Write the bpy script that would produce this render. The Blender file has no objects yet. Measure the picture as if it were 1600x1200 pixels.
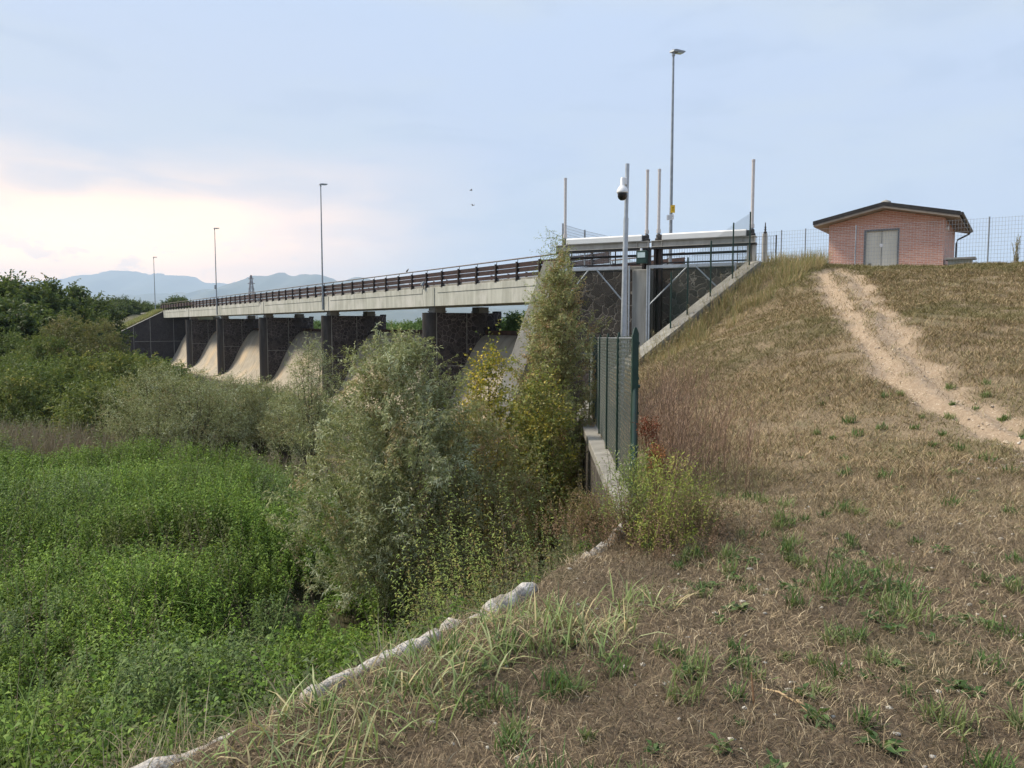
import bpy, math, random
import numpy as np
from math import radians as R, sin, cos, pi
random.seed(7)
S = bpy.context.scene
C = S.collection
# ------------------------------------------------------------------ camera
F = 1200.0
PITCH = 4.38
cam = bpy.data.objects.new('camera', bpy.data.cameras.new('camera'))
C.objects.link(cam)
cam.data.sensor_width = 36.0
cam.data.lens = 36.0 * F / 1600.0
cam.data.clip_start = 0.05
cam.data.clip_end = 60000
cam.location = (0, 0, 0)
cam.rotation_euler = (R(90 - PITCH), 0, 0)
S.camera = cam
S.view_settings.view_transform = 'Standard'
S.view_settings.look = 'None'
S.view_settings.exposure = 0.70
S.view_settings.gamma = 1.0
S.render.resolution_x = 1024
S.render.resolution_y = 768
S.cycles.max_bounces = 6
S.cycles.diffuse_bounces = 3
S.cycles.transparent_max_bounces = 8
S.cycles.volume_bounces = 1
# ------------------------------------------------------------------ sky
SUN_AZ, SUN_EL = -75.0, 48.0          # azimuth from +Y (negative = left), elevation
w = bpy.data.worlds.new('World'); S.world = w; w.use_nodes = True
nt = w.node_tree; nt.nodes.clear()
def N(t, kind, **kw):
    n = t.nodes.new(kind)
    for k, v in kw.items(): setattr(n, k, v)
    return n
def L(t, a, b): t.links.new(a, b)
def mth(t, op, a, b=None, clamp=False):
    n = N(t, 'ShaderNodeMath', operation=op, use_clamp=clamp)
    for i, v in enumerate((a, b)):
        if v is None: continue
        if isinstance(v, (int, float)): n.inputs[i].default_value = v
        else: L(t, v, n.inputs[i])
    return n.outputs[0]
def mixc(t, f, a, b, bt='MIX'):
    n = N(t, 'ShaderNodeMix', data_type='RGBA', blend_type=bt)
    for i, v in ((0, f), (6, a), (7, b)):
        if isinstance(v, (int, float)): n.inputs[i].default_value = v
        elif isinstance(v, tuple): n.inputs[i].default_value = (*v[:3], 1)
        else: L(t, v, n.inputs[i])
    return n.outputs[2]
def maprange(t, v, a, b, c=0.0, d=1.0, smooth=True):
    n = N(t, 'ShaderNodeMapRange', interpolation_type='SMOOTHSTEP' if smooth else 'LINEAR')
    L(t, v, n.inputs[0])
    for i, x in enumerate((a, b, c, d)): n.inputs[i + 1].default_value = x
    return n.outputs[0]
sky = N(nt, 'ShaderNodeTexSky', sky_type='NISHITA')
sky.sun_disc = False; sky.sun_elevation = R(SUN_EL); sky.sun_rotation = R(SUN_AZ)
sky.dust_density = 2.0; sky.air_density = 1.0; sky.ozone_density = 1.5
tc = N(nt, 'ShaderNodeTexCoord')
sep = N(nt, 'ShaderNodeSeparateXYZ'); L(nt, tc.outputs['Generated'], sep.inputs[0])
dx, dy, dz = sep.outputs
# direction of the glow behind the clouds, low on the left
gx, gy = sin(R(-46)), cos(R(-46))
hl = mth(nt, 'SQRT', mth(nt, 'ADD', mth(nt, 'ADD', mth(nt, 'MULTIPLY', dx, dx), mth(nt, 'MULTIPLY', dy, dy)), 1e-4))
az = mth(nt, 'DIVIDE', mth(nt, 'ADD', mth(nt, 'MULTIPLY', dx, gx), mth(nt, 'MULTIPLY', dy, gy)), hl)
cm = N(nt, 'ShaderNodeMapping'); cm.inputs['Scale'].default_value = (2.0, 2.0, 8.0); cm.inputs['Rotation'].default_value = (R(6), R(-9), 0)
L(nt, tc.outputs['Generated'], cm.inputs[0])
n1 = N(nt, 'ShaderNodeTexNoise'); n1.inputs['Scale'].default_value = 1.3; n1.inputs['Detail'].default_value = 6; n1.inputs['Roughness'].default_value = .5
L(nt, cm.outputs[0], n1.inputs['Vector'])
n2 = N(nt, 'ShaderNodeTexNoise'); n2.inputs['Scale'].default_value = 3.4; n2.inputs['Detail'].default_value = 7; n2.inputs['Distortion'].default_value = .4
L(nt, cm.outputs[0], n2.inputs['Vector'])
zn = mth(nt, 'ADD', dz, mth(nt, 'MULTIPLY', mth(nt, 'SUBTRACT', n1.outputs[0], .5), .16))
veil = mixc(nt, maprange(nt, dz, .0, .55), (.56, .645, .84), (.585, .715, .945))
vgrey = mixc(nt, maprange(nt, n1.outputs[0], .40, .66), veil, (.62, .71, .84))
vgrey = mixc(nt, mth(nt, 'MULTIPLY', maprange(nt, n2.outputs[0], .50, .68), .42), vgrey, (.46, .57, .77))
left = maprange(nt, az, .66, .99)
low = maprange(nt, zn, .26, .10)
# pale pinkish cloud over the left, cream band near the horizon
pinkf = mth(nt, 'MULTIPLY', mth(nt, 'MULTIPLY', left, maprange(nt, zn, .42, .12)), .85)
pink = mixc(nt, pinkf, vgrey, (.70, .735, .83))
warmf = mth(nt, 'MULTIPLY', mth(nt, 'MULTIPLY', left, low), maprange(nt, n2.outputs[0], .66, .42, .55, 1.0))
warm = mixc(nt, mth(nt, 'MULTIPLY', warmf, .95, True), pink, (1.85, 1.24, .78))
creamf = mth(nt, 'MULTIPLY', maprange(nt, az, .74, .98), maprange(nt, zn, .17, .03))
warm = mixc(nt, mth(nt, 'MULTIPLY', creamf, .9), warm, (5.2, 2.9, 1.25))
# small cumulus puffs just above the mountains on the left
pz = mth(nt, 'MULTIPLY', maprange(nt, dz, .03, .07), maprange(nt, dz, .13, .085))
cm2 = N(nt, 'ShaderNodeMapping'); cm2.inputs['Scale'].default_value = (9, 9, 16); cm2.inputs['Location'].default_value = (3.1, 1.7, .4)
L(nt, tc.outputs['Generated'], cm2.inputs[0])
n3 = N(nt, 'ShaderNodeTexNoise'); n3.inputs['Scale'].default_value = 1.6; n3.inputs['Detail'].default_value = 8; n3.inputs['Roughness'].default_value = .6
L(nt, cm2.outputs[0], n3.inputs['Vector'])
pf = mth(nt, 'MULTIPLY', mth(nt, 'MULTIPLY', pz, maprange(nt, n3.outputs[0], .50, .57)), left)
puff = mixc(nt, mth(nt, 'MULTIPLY', pf, .6), warm, (1.7, 1.35, 1.05))
below = maprange(nt, dz, -.02, -.12)
veilc = mixc(nt, below, puff, (.20, .20, .16))
bgA = N(nt, 'ShaderNodeBackground'); L(nt, sky.outputs[0], bgA.inputs[0]); bgA.inputs[1].default_value = .05
bgB = N(nt, 'ShaderNodeBackground'); L(nt, veilc, bgB.inputs[0]); bgB.inputs[1].default_value = .69
mx = N(nt, 'ShaderNodeMixShader'); mx.inputs[0].default_value = .90
L(nt, bgA.outputs[0], mx.inputs[1]); L(nt, bgB.outputs[0], mx.inputs[2])
wo = N(nt, 'ShaderNodeOutputWorld'); L(nt, mx.outputs[0], wo.inputs[0])
# soft sun through cloud
sl = bpy.data.lights.new('sun', 'SUN'); sl.energy = 3.9; sl.angle = R(14); sl.color = (1, .90, .74)
so = bpy.data.objects.new('sun', sl); C.objects.link(so)
sd = np.array([sin(R(SUN_AZ)) * cos(R(SUN_EL)), cos(R(SUN_AZ)) * cos(R(SUN_EL)), sin(R(SUN_EL))])
from mathutils import Vector, noise as mnoise
so.rotation_euler = Vector(sd).to_track_quat('Z', 'Y').to_euler()

# ------------------------------------------------------------------ helpers
V3 = lambda *a: np.array(a, float)
th = R(PITCH)
def W(px, py, Y):
    v = (600 - py) / F
    d = V3((px - 800) / F, cos(th) + v * sin(th), -sin(th) + v * cos(th))
    return d * (Y / d[1])
def X_at(px, Y): return (px - 800) / F * Y
def tag(o, label=None, cat=None, group=None, kind=None):
    if label: o['label'] = label
    if cat: o['category'] = cat
    if group: o['group'] = group
    if kind: o['kind'] = kind
    return o
def empty(name, loc, label=None, cat=None, group=None):
    o = bpy.data.objects.new(name, None); C.objects.link(o)
    o.empty_display_size = .2
    o.location = tuple(float(v) for v in loc)
    return tag(o, label, cat, group)
def wloc(o):
    p = V3(0, 0, 0)
    while o is not None:
        p = p + np.array(o.location); o = o.parent
    return p
def link(name, me, mat, parent=None):
    o = bpy.data.objects.new(name, me); C.objects.link(o)
    if mat is not None: me.materials.append(mat)
    if parent is not None: o.parent = parent
    return o
def unit(v):
    v = np.asarray(v, float); return v / (np.linalg.norm(v) + 1e-12)
class MB:
    def __init__(s): s.v = []; s.f = []
    def add(s, vs, fs):
        b = len(s.v); s.v += [tuple(map(float, p)) for p in vs]; s.f += [tuple(i + b for i in f) for f in fs]; return s
    def obox(s, o, a, b, c):
        o, a, b, c = map(np.asarray, (o, a, b, c))
        vs = [o, o + a, o + a + b, o + b, o + c, o + a + c, o + a + b + c, o + b + c]
        fs = [(0, 3, 2, 1), (4, 5, 6, 7), (0, 1, 5, 4), (1, 2, 6, 5), (2, 3, 7, 6), (3, 0, 4, 7)]
        if np.dot(np.cross(a, b), c) < 0: fs = [f[::-1] for f in fs]
        return s.add(vs, fs)
    def cbox(s, c, sx, sy, sz, ax=(1, 0, 0), ay=(0, 1, 0), az=(0, 0, 1)):
        ax, ay, az = unit(ax) * sx, unit(ay) * sy, unit(az) * sz
        return s.obox(np.asarray(c, float) - (ax + ay + az) / 2, ax, ay, az)
    def tube(s, pts, rad, n=8, cap=True):
        pts = [np.asarray(p, float) for p in pts]; K = len(pts)
        if isinstance(rad, (int, float)): rad = [rad] * K
        vs = []
        for i, p in enumerate(pts):
            t = unit(pts[min(i + 1, K - 1)] - pts[max(i - 1, 0)])
            a = unit(np.cross(t, (0, 0, 1) if abs(t[2]) < .9 else (1, 0, 0))); b = np.cross(t, a)
            for k in range(n):
                q = 2 * pi * k / n; vs.append(p + rad[i] * (cos(q) * a + sin(q) * b))
        fs = []
        for i in range(K - 1):
            for k in range(n):
                a0, a1 = i * n + k, i * n + (k + 1) % n
                fs.append((a0, a1, a1 + n, a0 + n))
        if cap: fs += [tuple(range(n))[::-1], tuple(range((K - 1) * n, K * n))]
        return s.add(vs, fs)
    def lathe(s, c, prof, n=16, axis=(0, 0, 1)):
        axis = unit(axis); a = unit(np.cross(axis, (0, 1, 0) if abs(axis[1]) < .9 else (1, 0, 0))); b = np.cross(axis, a)
        vs = []
        for r, h in prof:
            for k in range(n):
                q = 2 * pi * k / n; vs.append(np.asarray(c) + axis * h + max(r, 1e-4) * (cos(q) * a + sin(q) * b))
        fs = []
        for i in range(len(prof) - 1):
            for k in range(n):
                a0, a1 = i * n + k, i * n + (k + 1) % n
                fs.append((a0, a1, a1 + n, a0 + n))
        fs += [tuple(range(n))[::-1], tuple(range((len(prof) - 1) * n, len(prof) * n))]
        return s.add(vs, fs)
    def prism(s, poly, o, a, b, c):
        """polygon in (a,b) plane at o, extruded by vector c"""
        o, a, b, c = map(np.asarray, (o, a, b, c)); n = len(poly)
        vs = [o + p * a + q * b for p, q in poly]; vs += [v + c for v in vs]
        fs = [tuple(range(n)), tuple(range(n, 2 * n))[::-1]] + [((i + 1) % n, i, i + n, (i + 1) % n + n) for i in range(n)]
        return s.add(vs, fs)
    def build(s, name, mat, parent=None, smooth=False, bevel=0):
        me = bpy.data.meshes.new(name)
        vs = np.array(s.v)
        if parent is not None: vs = vs - wloc(parent)
        me.from_pydata([tuple(v) for v in vs], [], s.f); me.update()
        import bmesh
        bm = bmesh.new(); bm.from_mesh(me); bmesh.ops.recalc_face_normals(bm, faces=bm.faces); bm.to_mesh(me); bm.free()
        if smooth: me.polygons.foreach_set('use_smooth', [True] * len(me.polygons))
        o = link(name, me, mat, parent)
        if bevel:
            m = o.modifiers.new('bevel', 'BEVEL'); m.width = bevel; m.segments = 2; m.limit_method = 'ANGLE'
        if smooth:
            m = o.modifiers.new('ws', 'EDGE_SPLIT'); m.split_angle = R(50)
        return o
def npmesh(name, V, faces4, mat, parent=None, col=None, attr='tint', smooth=False):
    """V (n,3); faces4 (m,4) ints"""
    me = bpy.data.meshes.new(name)
    V = np.asarray(V, float)
    if parent is not None: V = V - wloc(parent)
    n, m = len(V), len(faces4)
    me.vertices.add(n); me.vertices.foreach_set('co', V.astype(np.float32).ravel())
    me.loops.add(m * 4); me.loops.foreach_set('vertex_index', np.asarray(faces4, np.int32).ravel())
    me.polygons.add(m); me.polygons.foreach_set('loop_start', np.arange(0, m * 4, 4, dtype=np.int32))
    me.update(calc_edges=True)
    if smooth: me.polygons.foreach_set('use_smooth', np.ones(m, bool))
    if col is not None:
        ca = me.color_attributes.new(attr, 'FLOAT_COLOR', 'POINT')
        rgba = np.ones((n, 4), np.float32); rgba[:, :3] = col
        ca.data.foreach_set('color', rgba.ravel())
    me.validate()
    return link(name, me, mat, parent)
rng = np.random.default_rng(11)
def nrm(a): return a / (np.linalg.norm(a, axis=-1, keepdims=True) + 1e-9)
def randdir(n): return nrm(rng.normal(size=(n, 3)))
def leafquads(P, D, Ln, Wd, side=None, curl=.25, nb=None):
    n = len(P); D = nrm(D)
    if nb is not None: side = nrm(np.cross(D, nrm(nb + .55 * rng.normal(size=(n, 3)))))
    if side is None: side = nrm(np.cross(D, randdir(n)))
    Ln = np.broadcast_to(Ln, (n,))[:, None]; Wd = np.broadcast_to(Wd, (n,))[:, None]
    mid = P + D * Ln * .45 + V3(0, 0, 1) * Ln * curl * .15
    tip = P + D * Ln - V3(0, 0, 1) * Ln * curl
    return np.stack([P, mid + side * Wd / 2, tip, mid - side * Wd / 2], 1)
def pick(cols, wts, n, jit=.15):
    cols = np.array(cols); wts = np.array(wts, float); wts /= wts.sum()
    c = cols[rng.choice(len(cols), n, p=wts)]
    return np.clip(c * (1 + jit * rng.normal(size=(n, 1))), .004, 1)
def tubes(P, rad, sides=3):
    """P (N,K,3) rad (N,K)"""
    Nn, K, _ = P.shape
    T = nrm(np.gradient(P, axis=1)); A = nrm(np.cross(T, V3(.31, .17, .05) + 0 * T)); B = np.cross(T, A)
    q = np.arange(sides) * 2 * pi / sides
    Vt = P[:, :, None] + rad[:, :, None, None] * (np.cos(q)[None, None, :, None] * A[:, :, None] + np.sin(q)[None, None, :, None] * B[:, :, None])
    Vt = Vt.reshape(-1, 3)
    base = (np.arange(Nn) * K * sides)[:, None, None] + (np.arange(K - 1) * sides)[None, :, None]
    k = np.arange(sides)[None, None, :]; k1 = (k + 1) % sides
    fa = np.stack([base + k, base + k1, base + k1 + sides, base + k + sides], -1).reshape(-1, 4)
    return Vt, fa
def ribbons(P, side, wd):
    """P (N,K,3), side (N,3), wd (N,K) -> verts, quads"""
    Nn, K, _ = P.shape
    Lf = P - side[:, None] * wd[:, :, None] / 2; Rt = P + side[:, None] * wd[:, :, None] / 2
    Vt = np.stack([Lf, Rt], 2).reshape(-1, 3)
    b = (np.arange(Nn) * K * 2)[:, None] + (np.arange(K - 1) * 2)[None]
    fa = np.stack([b, b + 1, b + 3, b + 2], -1).reshape(-1, 4)
    return Vt, fa
def grass(P, H, Wd, lean, K=4, az=None):
    """curved blades: P (N,3) base, H length, lean 0..1.5"""
    n = len(P); a = rng.uniform(0, 2 * pi, n) if az is None else az
    H = np.broadcast_to(H, (n,)); lean = np.broadcast_to(lean, (n,)); Wd = np.broadcast_to(Wd, (n,))
    t = np.linspace(0, 1, K)[None]
    ang = lean[:, None] * (.25 + .75 * t)                    # angle from vertical
    dr = np.sin(ang); dzz = np.cos(ang)
    step = H[:, None] / (K - 1)
    r = np.concatenate([np.zeros((n, 1)), np.cumsum((dr * step)[:, 1:], 1)], 1)
    z = np.concatenate([np.zeros((n, 1)), np.cumsum((dzz * step)[:, 1:], 1)], 1)
    Q = P[:, None] + np.stack([r * np.cos(a)[:, None], r * np.sin(a)[:, None], z], -1)
    side = np.stack([-np.sin(a), np.cos(a), np.zeros(n)], -1)
    side = nrm(side + .5 * rng.normal(size=side.shape) * V3(1, 1, .3))
    wd = Wd[:, None] * np.array([.8, 1, .75, .1] if K == 4 else np.linspace(1, .1, K))[None]
    return ribbons(Q, side, wd)
def _h(ix, iy, s):
    h = np.sin(ix * 127.1 + iy * 311.7 + s * 74.7) * 43758.5453; return h - np.floor(h)
def vn(x, y, sc, s=0):
    x = np.asarray(x, float) / sc; y = np.asarray(y, float) / sc
    ix, iy = np.floor(x), np.floor(y); fx, fy = x - ix, y - iy
    fx = fx * fx * (3 - 2 * fx); fy = fy * fy * (3 - 2 * fy)
    return (_h(ix, iy, s) * (1 - fx) + _h(ix + 1, iy, s) * fx) * (1 - fy) + (_h(ix, iy + 1, s) * (1 - fx) + _h(ix + 1, iy + 1, s) * fx) * fy
def sst(v, a, b):
    t = np.clip((np.asarray(v, float) - a) / (b - a), 0, 1); return t * t * (3 - 2 * t)

# ------------------------------------------------------------------ materials
def mat(name, c1, c2=None, scale=3.0, rough=.85, bump=0.0, bscale=None, metal=0.0, detail=6, streak=False, c3=None, spec=.3):
    m = bpy.data.materials.new(name); m.use_nodes = True; t = m.node_tree
    p = t.nodes['Principled BSDF']; p.inputs['Roughness'].default_value = rough; p.inputs['Metallic'].default_value = metal
    p.inputs['Specular IOR Level'].default_value = spec
    tcn = N(t, 'ShaderNodeTexCoord'); mp = N(t, 'ShaderNodeMapping'); L(t, tcn.outputs['Object'], mp.inputs[0])
    if streak: mp.inputs['Scale'].default_value = (1, 1, .12)
    no = N(t, 'ShaderNodeTexNoise'); no.inputs['Scale'].default_value = scale; no.inputs['Detail'].default_value = detail; no.inputs['Roughness'].default_value = .62
    L(t, mp.outputs[0], no.inputs['Vector'])
    col = mixc(t, maprange(t, no.outputs[0], .32, .68), c1, c2 or c1)
    if c3:
        nb = N(t, 'ShaderNodeTexNoise'); nb.inputs['Scale'].default_value = scale * .23; nb.inputs['Detail'].default_value = 5
        L(t, tcn.outputs['Object'], nb.inputs['Vector'])
        col = mixc(t, maprange(t, nb.outputs[0], .48, .66), col, c3)
    L(t, col, p.inputs['Base Color'])
    if bump:
        nb2 = N(t, 'ShaderNodeTexNoise'); nb2.inputs['Scale'].default_value = bscale or scale * 6; nb2.inputs['Detail'].default_value = 8
        L(t, tcn.outputs['Object'], nb2.inputs['Vector'])
        bp = N(t, 'ShaderNodeBump'); bp.inputs['Strength'].default_value = bump; bp.inputs['Distance'].default_value = .03
        L(t, nb2.outputs[0], bp.inputs['Height']); L(t, bp.outputs[0], p.inputs['Normal'])
    return m
def leafmat(name, trans=.3, rough=.6):
    m = bpy.data.materials.new(name); m.use_nodes = True; t = m.node_tree; t.nodes.clear()
    at = N(t, 'ShaderNodeAttribute', attribute_name='tint')
    p = N(t, 'ShaderNodeBsdfPrincipled'); p.inputs['Roughness'].default_value = rough; p.inputs['Specular IOR Level'].default_value = .25
    L(t, at.outputs['Color'], p.inputs['Base Color'])
    tr = N(t, 'ShaderNodeBsdfTranslucent'); L(t, mixc(t, .5, at.outputs['Color'], (.22, .28, .05)), tr.inputs[0])
    mxx = N(t, 'ShaderNodeMixShader'); mxx.inputs[0].default_value = trans
    L(t, p.outputs[0], mxx.inputs[1]); L(t, tr.outputs[0], mxx.inputs[2])
    o = N(t, 'ShaderNodeOutputMaterial'); L(t, mxx.outputs[0], o.inputs[0])
    return m
def stonemat(name, a, b, mortar, size, joint=.03, warp=.25, bump=.6):
    """irregular stone cladding: voronoi cells with mortar joints"""
    m = bpy.data.materials.new(name); m.use_nodes = True; t = m.node_tree
    p = t.nodes['Principled BSDF']; p.inputs['Roughness'].default_value = .9; p.inputs['Specular IOR Level'].default_value = .2
    tcn = N(t, 'ShaderNodeTexCoord')
    no = N(t, 'ShaderNodeTexNoise'); no.inputs['Scale'].default_value = 1.2 / size; L(t, tcn.outputs['Object'], no.inputs['Vector'])
    vadd = N(t, 'ShaderNodeMix', data_type='VECTOR'); vadd.inputs[0].default_value = warp * size
    L(t, tcn.outputs['Object'], vadd.inputs[4]); L(t, no.outputs['Color'], vadd.inputs[5])
    ve = N(t, 'ShaderNodeTexVoronoi', feature='DISTANCE_TO_EDGE'); ve.inputs['Scale'].default_value = 1 / size
    vc = N(t, 'ShaderNodeTexVoronoi', feature='F1'); vc.inputs['Scale'].default_value = 1 / size
    L(t, vadd.outputs[1], ve.inputs['Vector']); L(t, vadd.outputs[1], vc.inputs['Vector'])
    sc = N(t, 'ShaderNodeSeparateColor'); L(t, vc.outputs['Color'], sc.inputs[0])
    n2_ = N(t, 'ShaderNodeTexNoise'); n2_.inputs['Scale'].default_value = 14; n2_.inputs['Detail'].default_value = 6; L(t, tcn.outputs['Object'], n2_.inputs['Vector'])
    stone = mixc(t, sc.outputs[0], a, b)
    stone = mixc(t, .55, stone, mixc(t, maprange(t, n2_.outputs[0], .3, .7), (.4, .4, .4), (1, 1, 1)), 'MULTIPLY')
    je = maprange(t, ve.outputs['Distance'], joint * .5, joint * 1.3)
    n4 = N(t, 'ShaderNodeTexNoise'); n4.inputs['Scale'].default_value = .5; L(t, tcn.outputs['Object'], n4.inputs['Vector'])
    mor = mixc(t, maprange(t, n4.outputs[0], .4, .6), mortar, tuple(v * .45 for v in mortar))
    L(t, mixc(t, je, mor, stone), p.inputs['Base Color'])
    bp = N(t, 'ShaderNodeBump'); bp.inputs['Strength'].default_value = bump; bp.inputs['Distance'].default_value = .06
    hh = mth(t, 'ADD', maprange(t, ve.outputs['Distance'], 0, joint * 2.5), mth(t, 'MULTIPLY', n2_.outputs[0], .35))
    L(t, hh, bp.inputs['Height']); L(t, bp.outputs[0], p.inputs['Normal'])
    return m
LEAF = leafmat('foliage')
DRYM = leafmat('dry_stalks', .12, .8)
BARK = mat('bark', (.055, .045, .035), (.11, .09, .07), 6, bump=.4)
CONC = mat('bridge_concrete', (.50, .50, .44), (.34, .34, .29), 1.6, bump=.15, streak=True, c3=(.52, .51, .46))
CONCD = mat('weathered_concrete', (.30, .285, .25), (.19, .18, .155), 2.2, bump=.5, c3=(.24, .225, .20))
CONCW = mat('stained_concrete', (.21, .20, .175), (.12, .115, .10), 1.6, bump=.5, streak=True, c3=(.16, .15, .13))
CONCG = mat('grey_concrete', (.33, .32, .29), (.22, .21, .19), 4, bump=.4, streak=True)
CHUTE = mat('spillway_concrete', (.31, .27, .21), (.39, .34, .265), 1.1, bump=.25, c3=(.47, .37, .25))
NOSE = mat('dark_nose_steel', (.022, .019, .018), (.055, .047, .043), 1.5, rough=.6, streak=True)
STONEP = stonemat('dark_stone_cladding', (.042, .035, .035), (.085, .071, .068), (.20, .172, .16), .34, .045)
STONEF = stonemat('far_stone_cladding', (.048, .041, .042), (.065, .056, .056), (.085, .075, .075), .40, .03)
STONEI = stonemat('intake_stone', (.065, .054, .048), (.165, .138, .12), (.34, .31, .27), .33, .026, warp=.7)
STONEW = stonemat('wall_stone', (.08, .07, .06), (.13, .115, .10), (.15, .135, .115), .3, .03)
def stain(m, kx, kz, amt, dark):
    t = m.node_tree; p = t.nodes['Principled BSDF']; src = p.inputs['Base Color'].links[0].from_socket
    tcn = N(t, 'ShaderNodeTexCoord'); sp = N(t, 'ShaderNodeSeparateXYZ'); L(t, tcn.outputs['Object'], sp.inputs[0])
    ss = mth(t, 'ADD', mth(t, 'MULTIPLY', sp.outputs[0], -sin(R(33.87))), mth(t, 'MULTIPLY', sp.outputs[1], cos(R(33.87))))
    cb_ = N(t, 'ShaderNodeCombineXYZ'); L(t, mth(t, 'MULTIPLY', ss, kx), cb_.inputs[0]); L(t, mth(t, 'MULTIPLY', sp.outputs[2], kz), cb_.inputs[2])
    no = N(t, 'ShaderNodeTexNoise'); no.inputs['Scale'].default_value = 1; no.inputs['Detail'].default_value = 7; no.inputs['Roughness'].default_value = .7; L(t, cb_.outputs[0], no.inputs['Vector'])
    L(t, mixc(t, mth(t, 'MULTIPLY', maprange(t, no.outputs[0], .48, .70), amt), src, dark), p.inputs['Base Color'])
stain(CHUTE, 2.6, .22, .75, (.14, .125, .10)); stain(CONC, 3.0, .5, .35, (.17, .165, .14)); stain(CONCD, 2.5, .6, .4, (.10, .095, .08)); stain(NOSE, 1.5, .3, .5, (.09, .08, .07))
CORTEN = mat('brown_steel', (.018, .009, .008), (.048, .021, .016), 5, rough=.55, spec=.4)
CORTEND = mat('dark_brown_steel', (.018, .013, .012), (.035, .022, .018), 5, rough=.6)
RUSTG = mat('rusty_gate_steel', (.060, .034, .024), (.10, .058, .040), 3, rough=.8, streak=True)
GALV = mat('galvanised_steel', (.36, .39, .42), (.46, .49, .52), 9, rough=.45, metal=.35, spec=.5)
GALVD = mat('dull_galvanised_steel', (.22, .24, .26), (.30, .33, .36), 7, rough=.5, metal=.3)
ALU = mat('pale_tube', (.50, .46, .44), (.60, .56, .53), 12, rough=.4, metal=.2)
WHITE = mat('white_cover', (.84, .83, .80), (.80, .79, .76), 3, rough=.5)
BEAMG = mat('beige_beam', (.46, .43, .38), (.36, .33, .285), 5, rough=.6, streak=True)
DARKM = mat('dark_metal', (.03, .028, .028), (.06, .052, .048), 9, rough=.5)
GREENM = mat('green_coated_steel', (.003, .024, .016), (.006, .036, .024), 6, rough=.45, spec=.5)
GREENB = mat('green_box_paint', (.022, .050, .042), (.03, .065, .052), 4, rough=.5)
GLASS = mat('floodlight_glass', (.50, .62, .62), (.62, .72, .70), 5, rough=.15, spec=.8)
BLACKP = mat('black_plastic', (.010, .010, .014), (.016, .016, .022), 4, rough=.18, spec=.6)
WPLAST = mat('white_plastic', (.82, .82, .82), (.78, .78, .78), 4, rough=.35)
YELLOW = mat('yellow_sign', (.80, .50, .03), (.75, .45, .03), 4, rough=.5)
ROOFM = mat('dark_roof', (.022, .021, .022), (.04, .038, .038), 6, rough=.8, bump=.3)
SOFFIT = mat('soffit', (.28, .24, .20), (.22, .19, .16), 4)
DOORM = mat('grey_door', (.66, .64, .55), (.55, .53, .45), 2.5, rough=.6, streak=True)
FRAMEM = mat('door_frame', (.17, .19, .20), (.14, .155, .165), 5, rough=.5)
ROCKW = mat('pale_stone', (.45, .42, .37), (.60, .57, .51), 8, bump=.4)
ROCKP = mat('tan_stone', (.38, .30, .22), (.52, .43, .33), 8, bump=.4)
KERBM = mat('worn_coping', (.40, .37, .335), (.58, .545, .50), 22, bump=.9, bscale=45, c3=(.27, .24, .20))
RIPRAP = mat('grey_rock', (.11, .11, .115), (.20, .20, .21), 3, bump=.6)
BIRDM = mat('bird_feathers', (.16, .15, .14), (.30, .28, .26), 30)
MOUNT = mat('mountain_forest', (.045, .065, .04), (.075, .085, .06), .002)

def haze():
    m = bpy.data.materials.new('haze_air'); m.use_nodes = True; t = m.node_tree; t.nodes.clear()
    v = N(t, 'ShaderNodeVolumePrincipled'); v.inputs['Color'].default_value = (.66, .81, 1, 1); v.inputs['Density'].default_value = HAZE; v.inputs['Anisotropy'].default_value = .0
    o = N(t, 'ShaderNodeOutputMaterial'); L(t, v.outputs[0], o.inputs['Volume'])
    b = MB().obox((-16000, -600, -60), (34000, 0, 0), (0, 21000, 0), (0, 0, 1500)).build('haze', m); b['kind'] = 'stuff'
HAZE = .95e-4
haze()
# ------------------------------------------------------------------ bridge frame of reference
A = R(33.87)
d_ = V3(-sin(A), cos(A), 0); n_ = V3(cos(A), sin(A), 0); UZ = V3(0, 0, 1)
D = 26.0; SPAN = 20.9; S505 = 70.75
def B(s, q, z=0): return n_ * (D + q) + d_ * s + UZ * z
JO = [S505 + k * SPAN for k in range(-2, 5)]            # joints: 28.95 .. 154.35
S_END = JO[-1]; S_NEAR = 33.0
ZB, ZT, ZP = 1.35, 2.68, 0.90
QD = 5.6                                                # deck width
def sq(x, y):
    return -sin(A) * x + cos(A) * y, cos(A) * x + sin(A) * y - D

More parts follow.
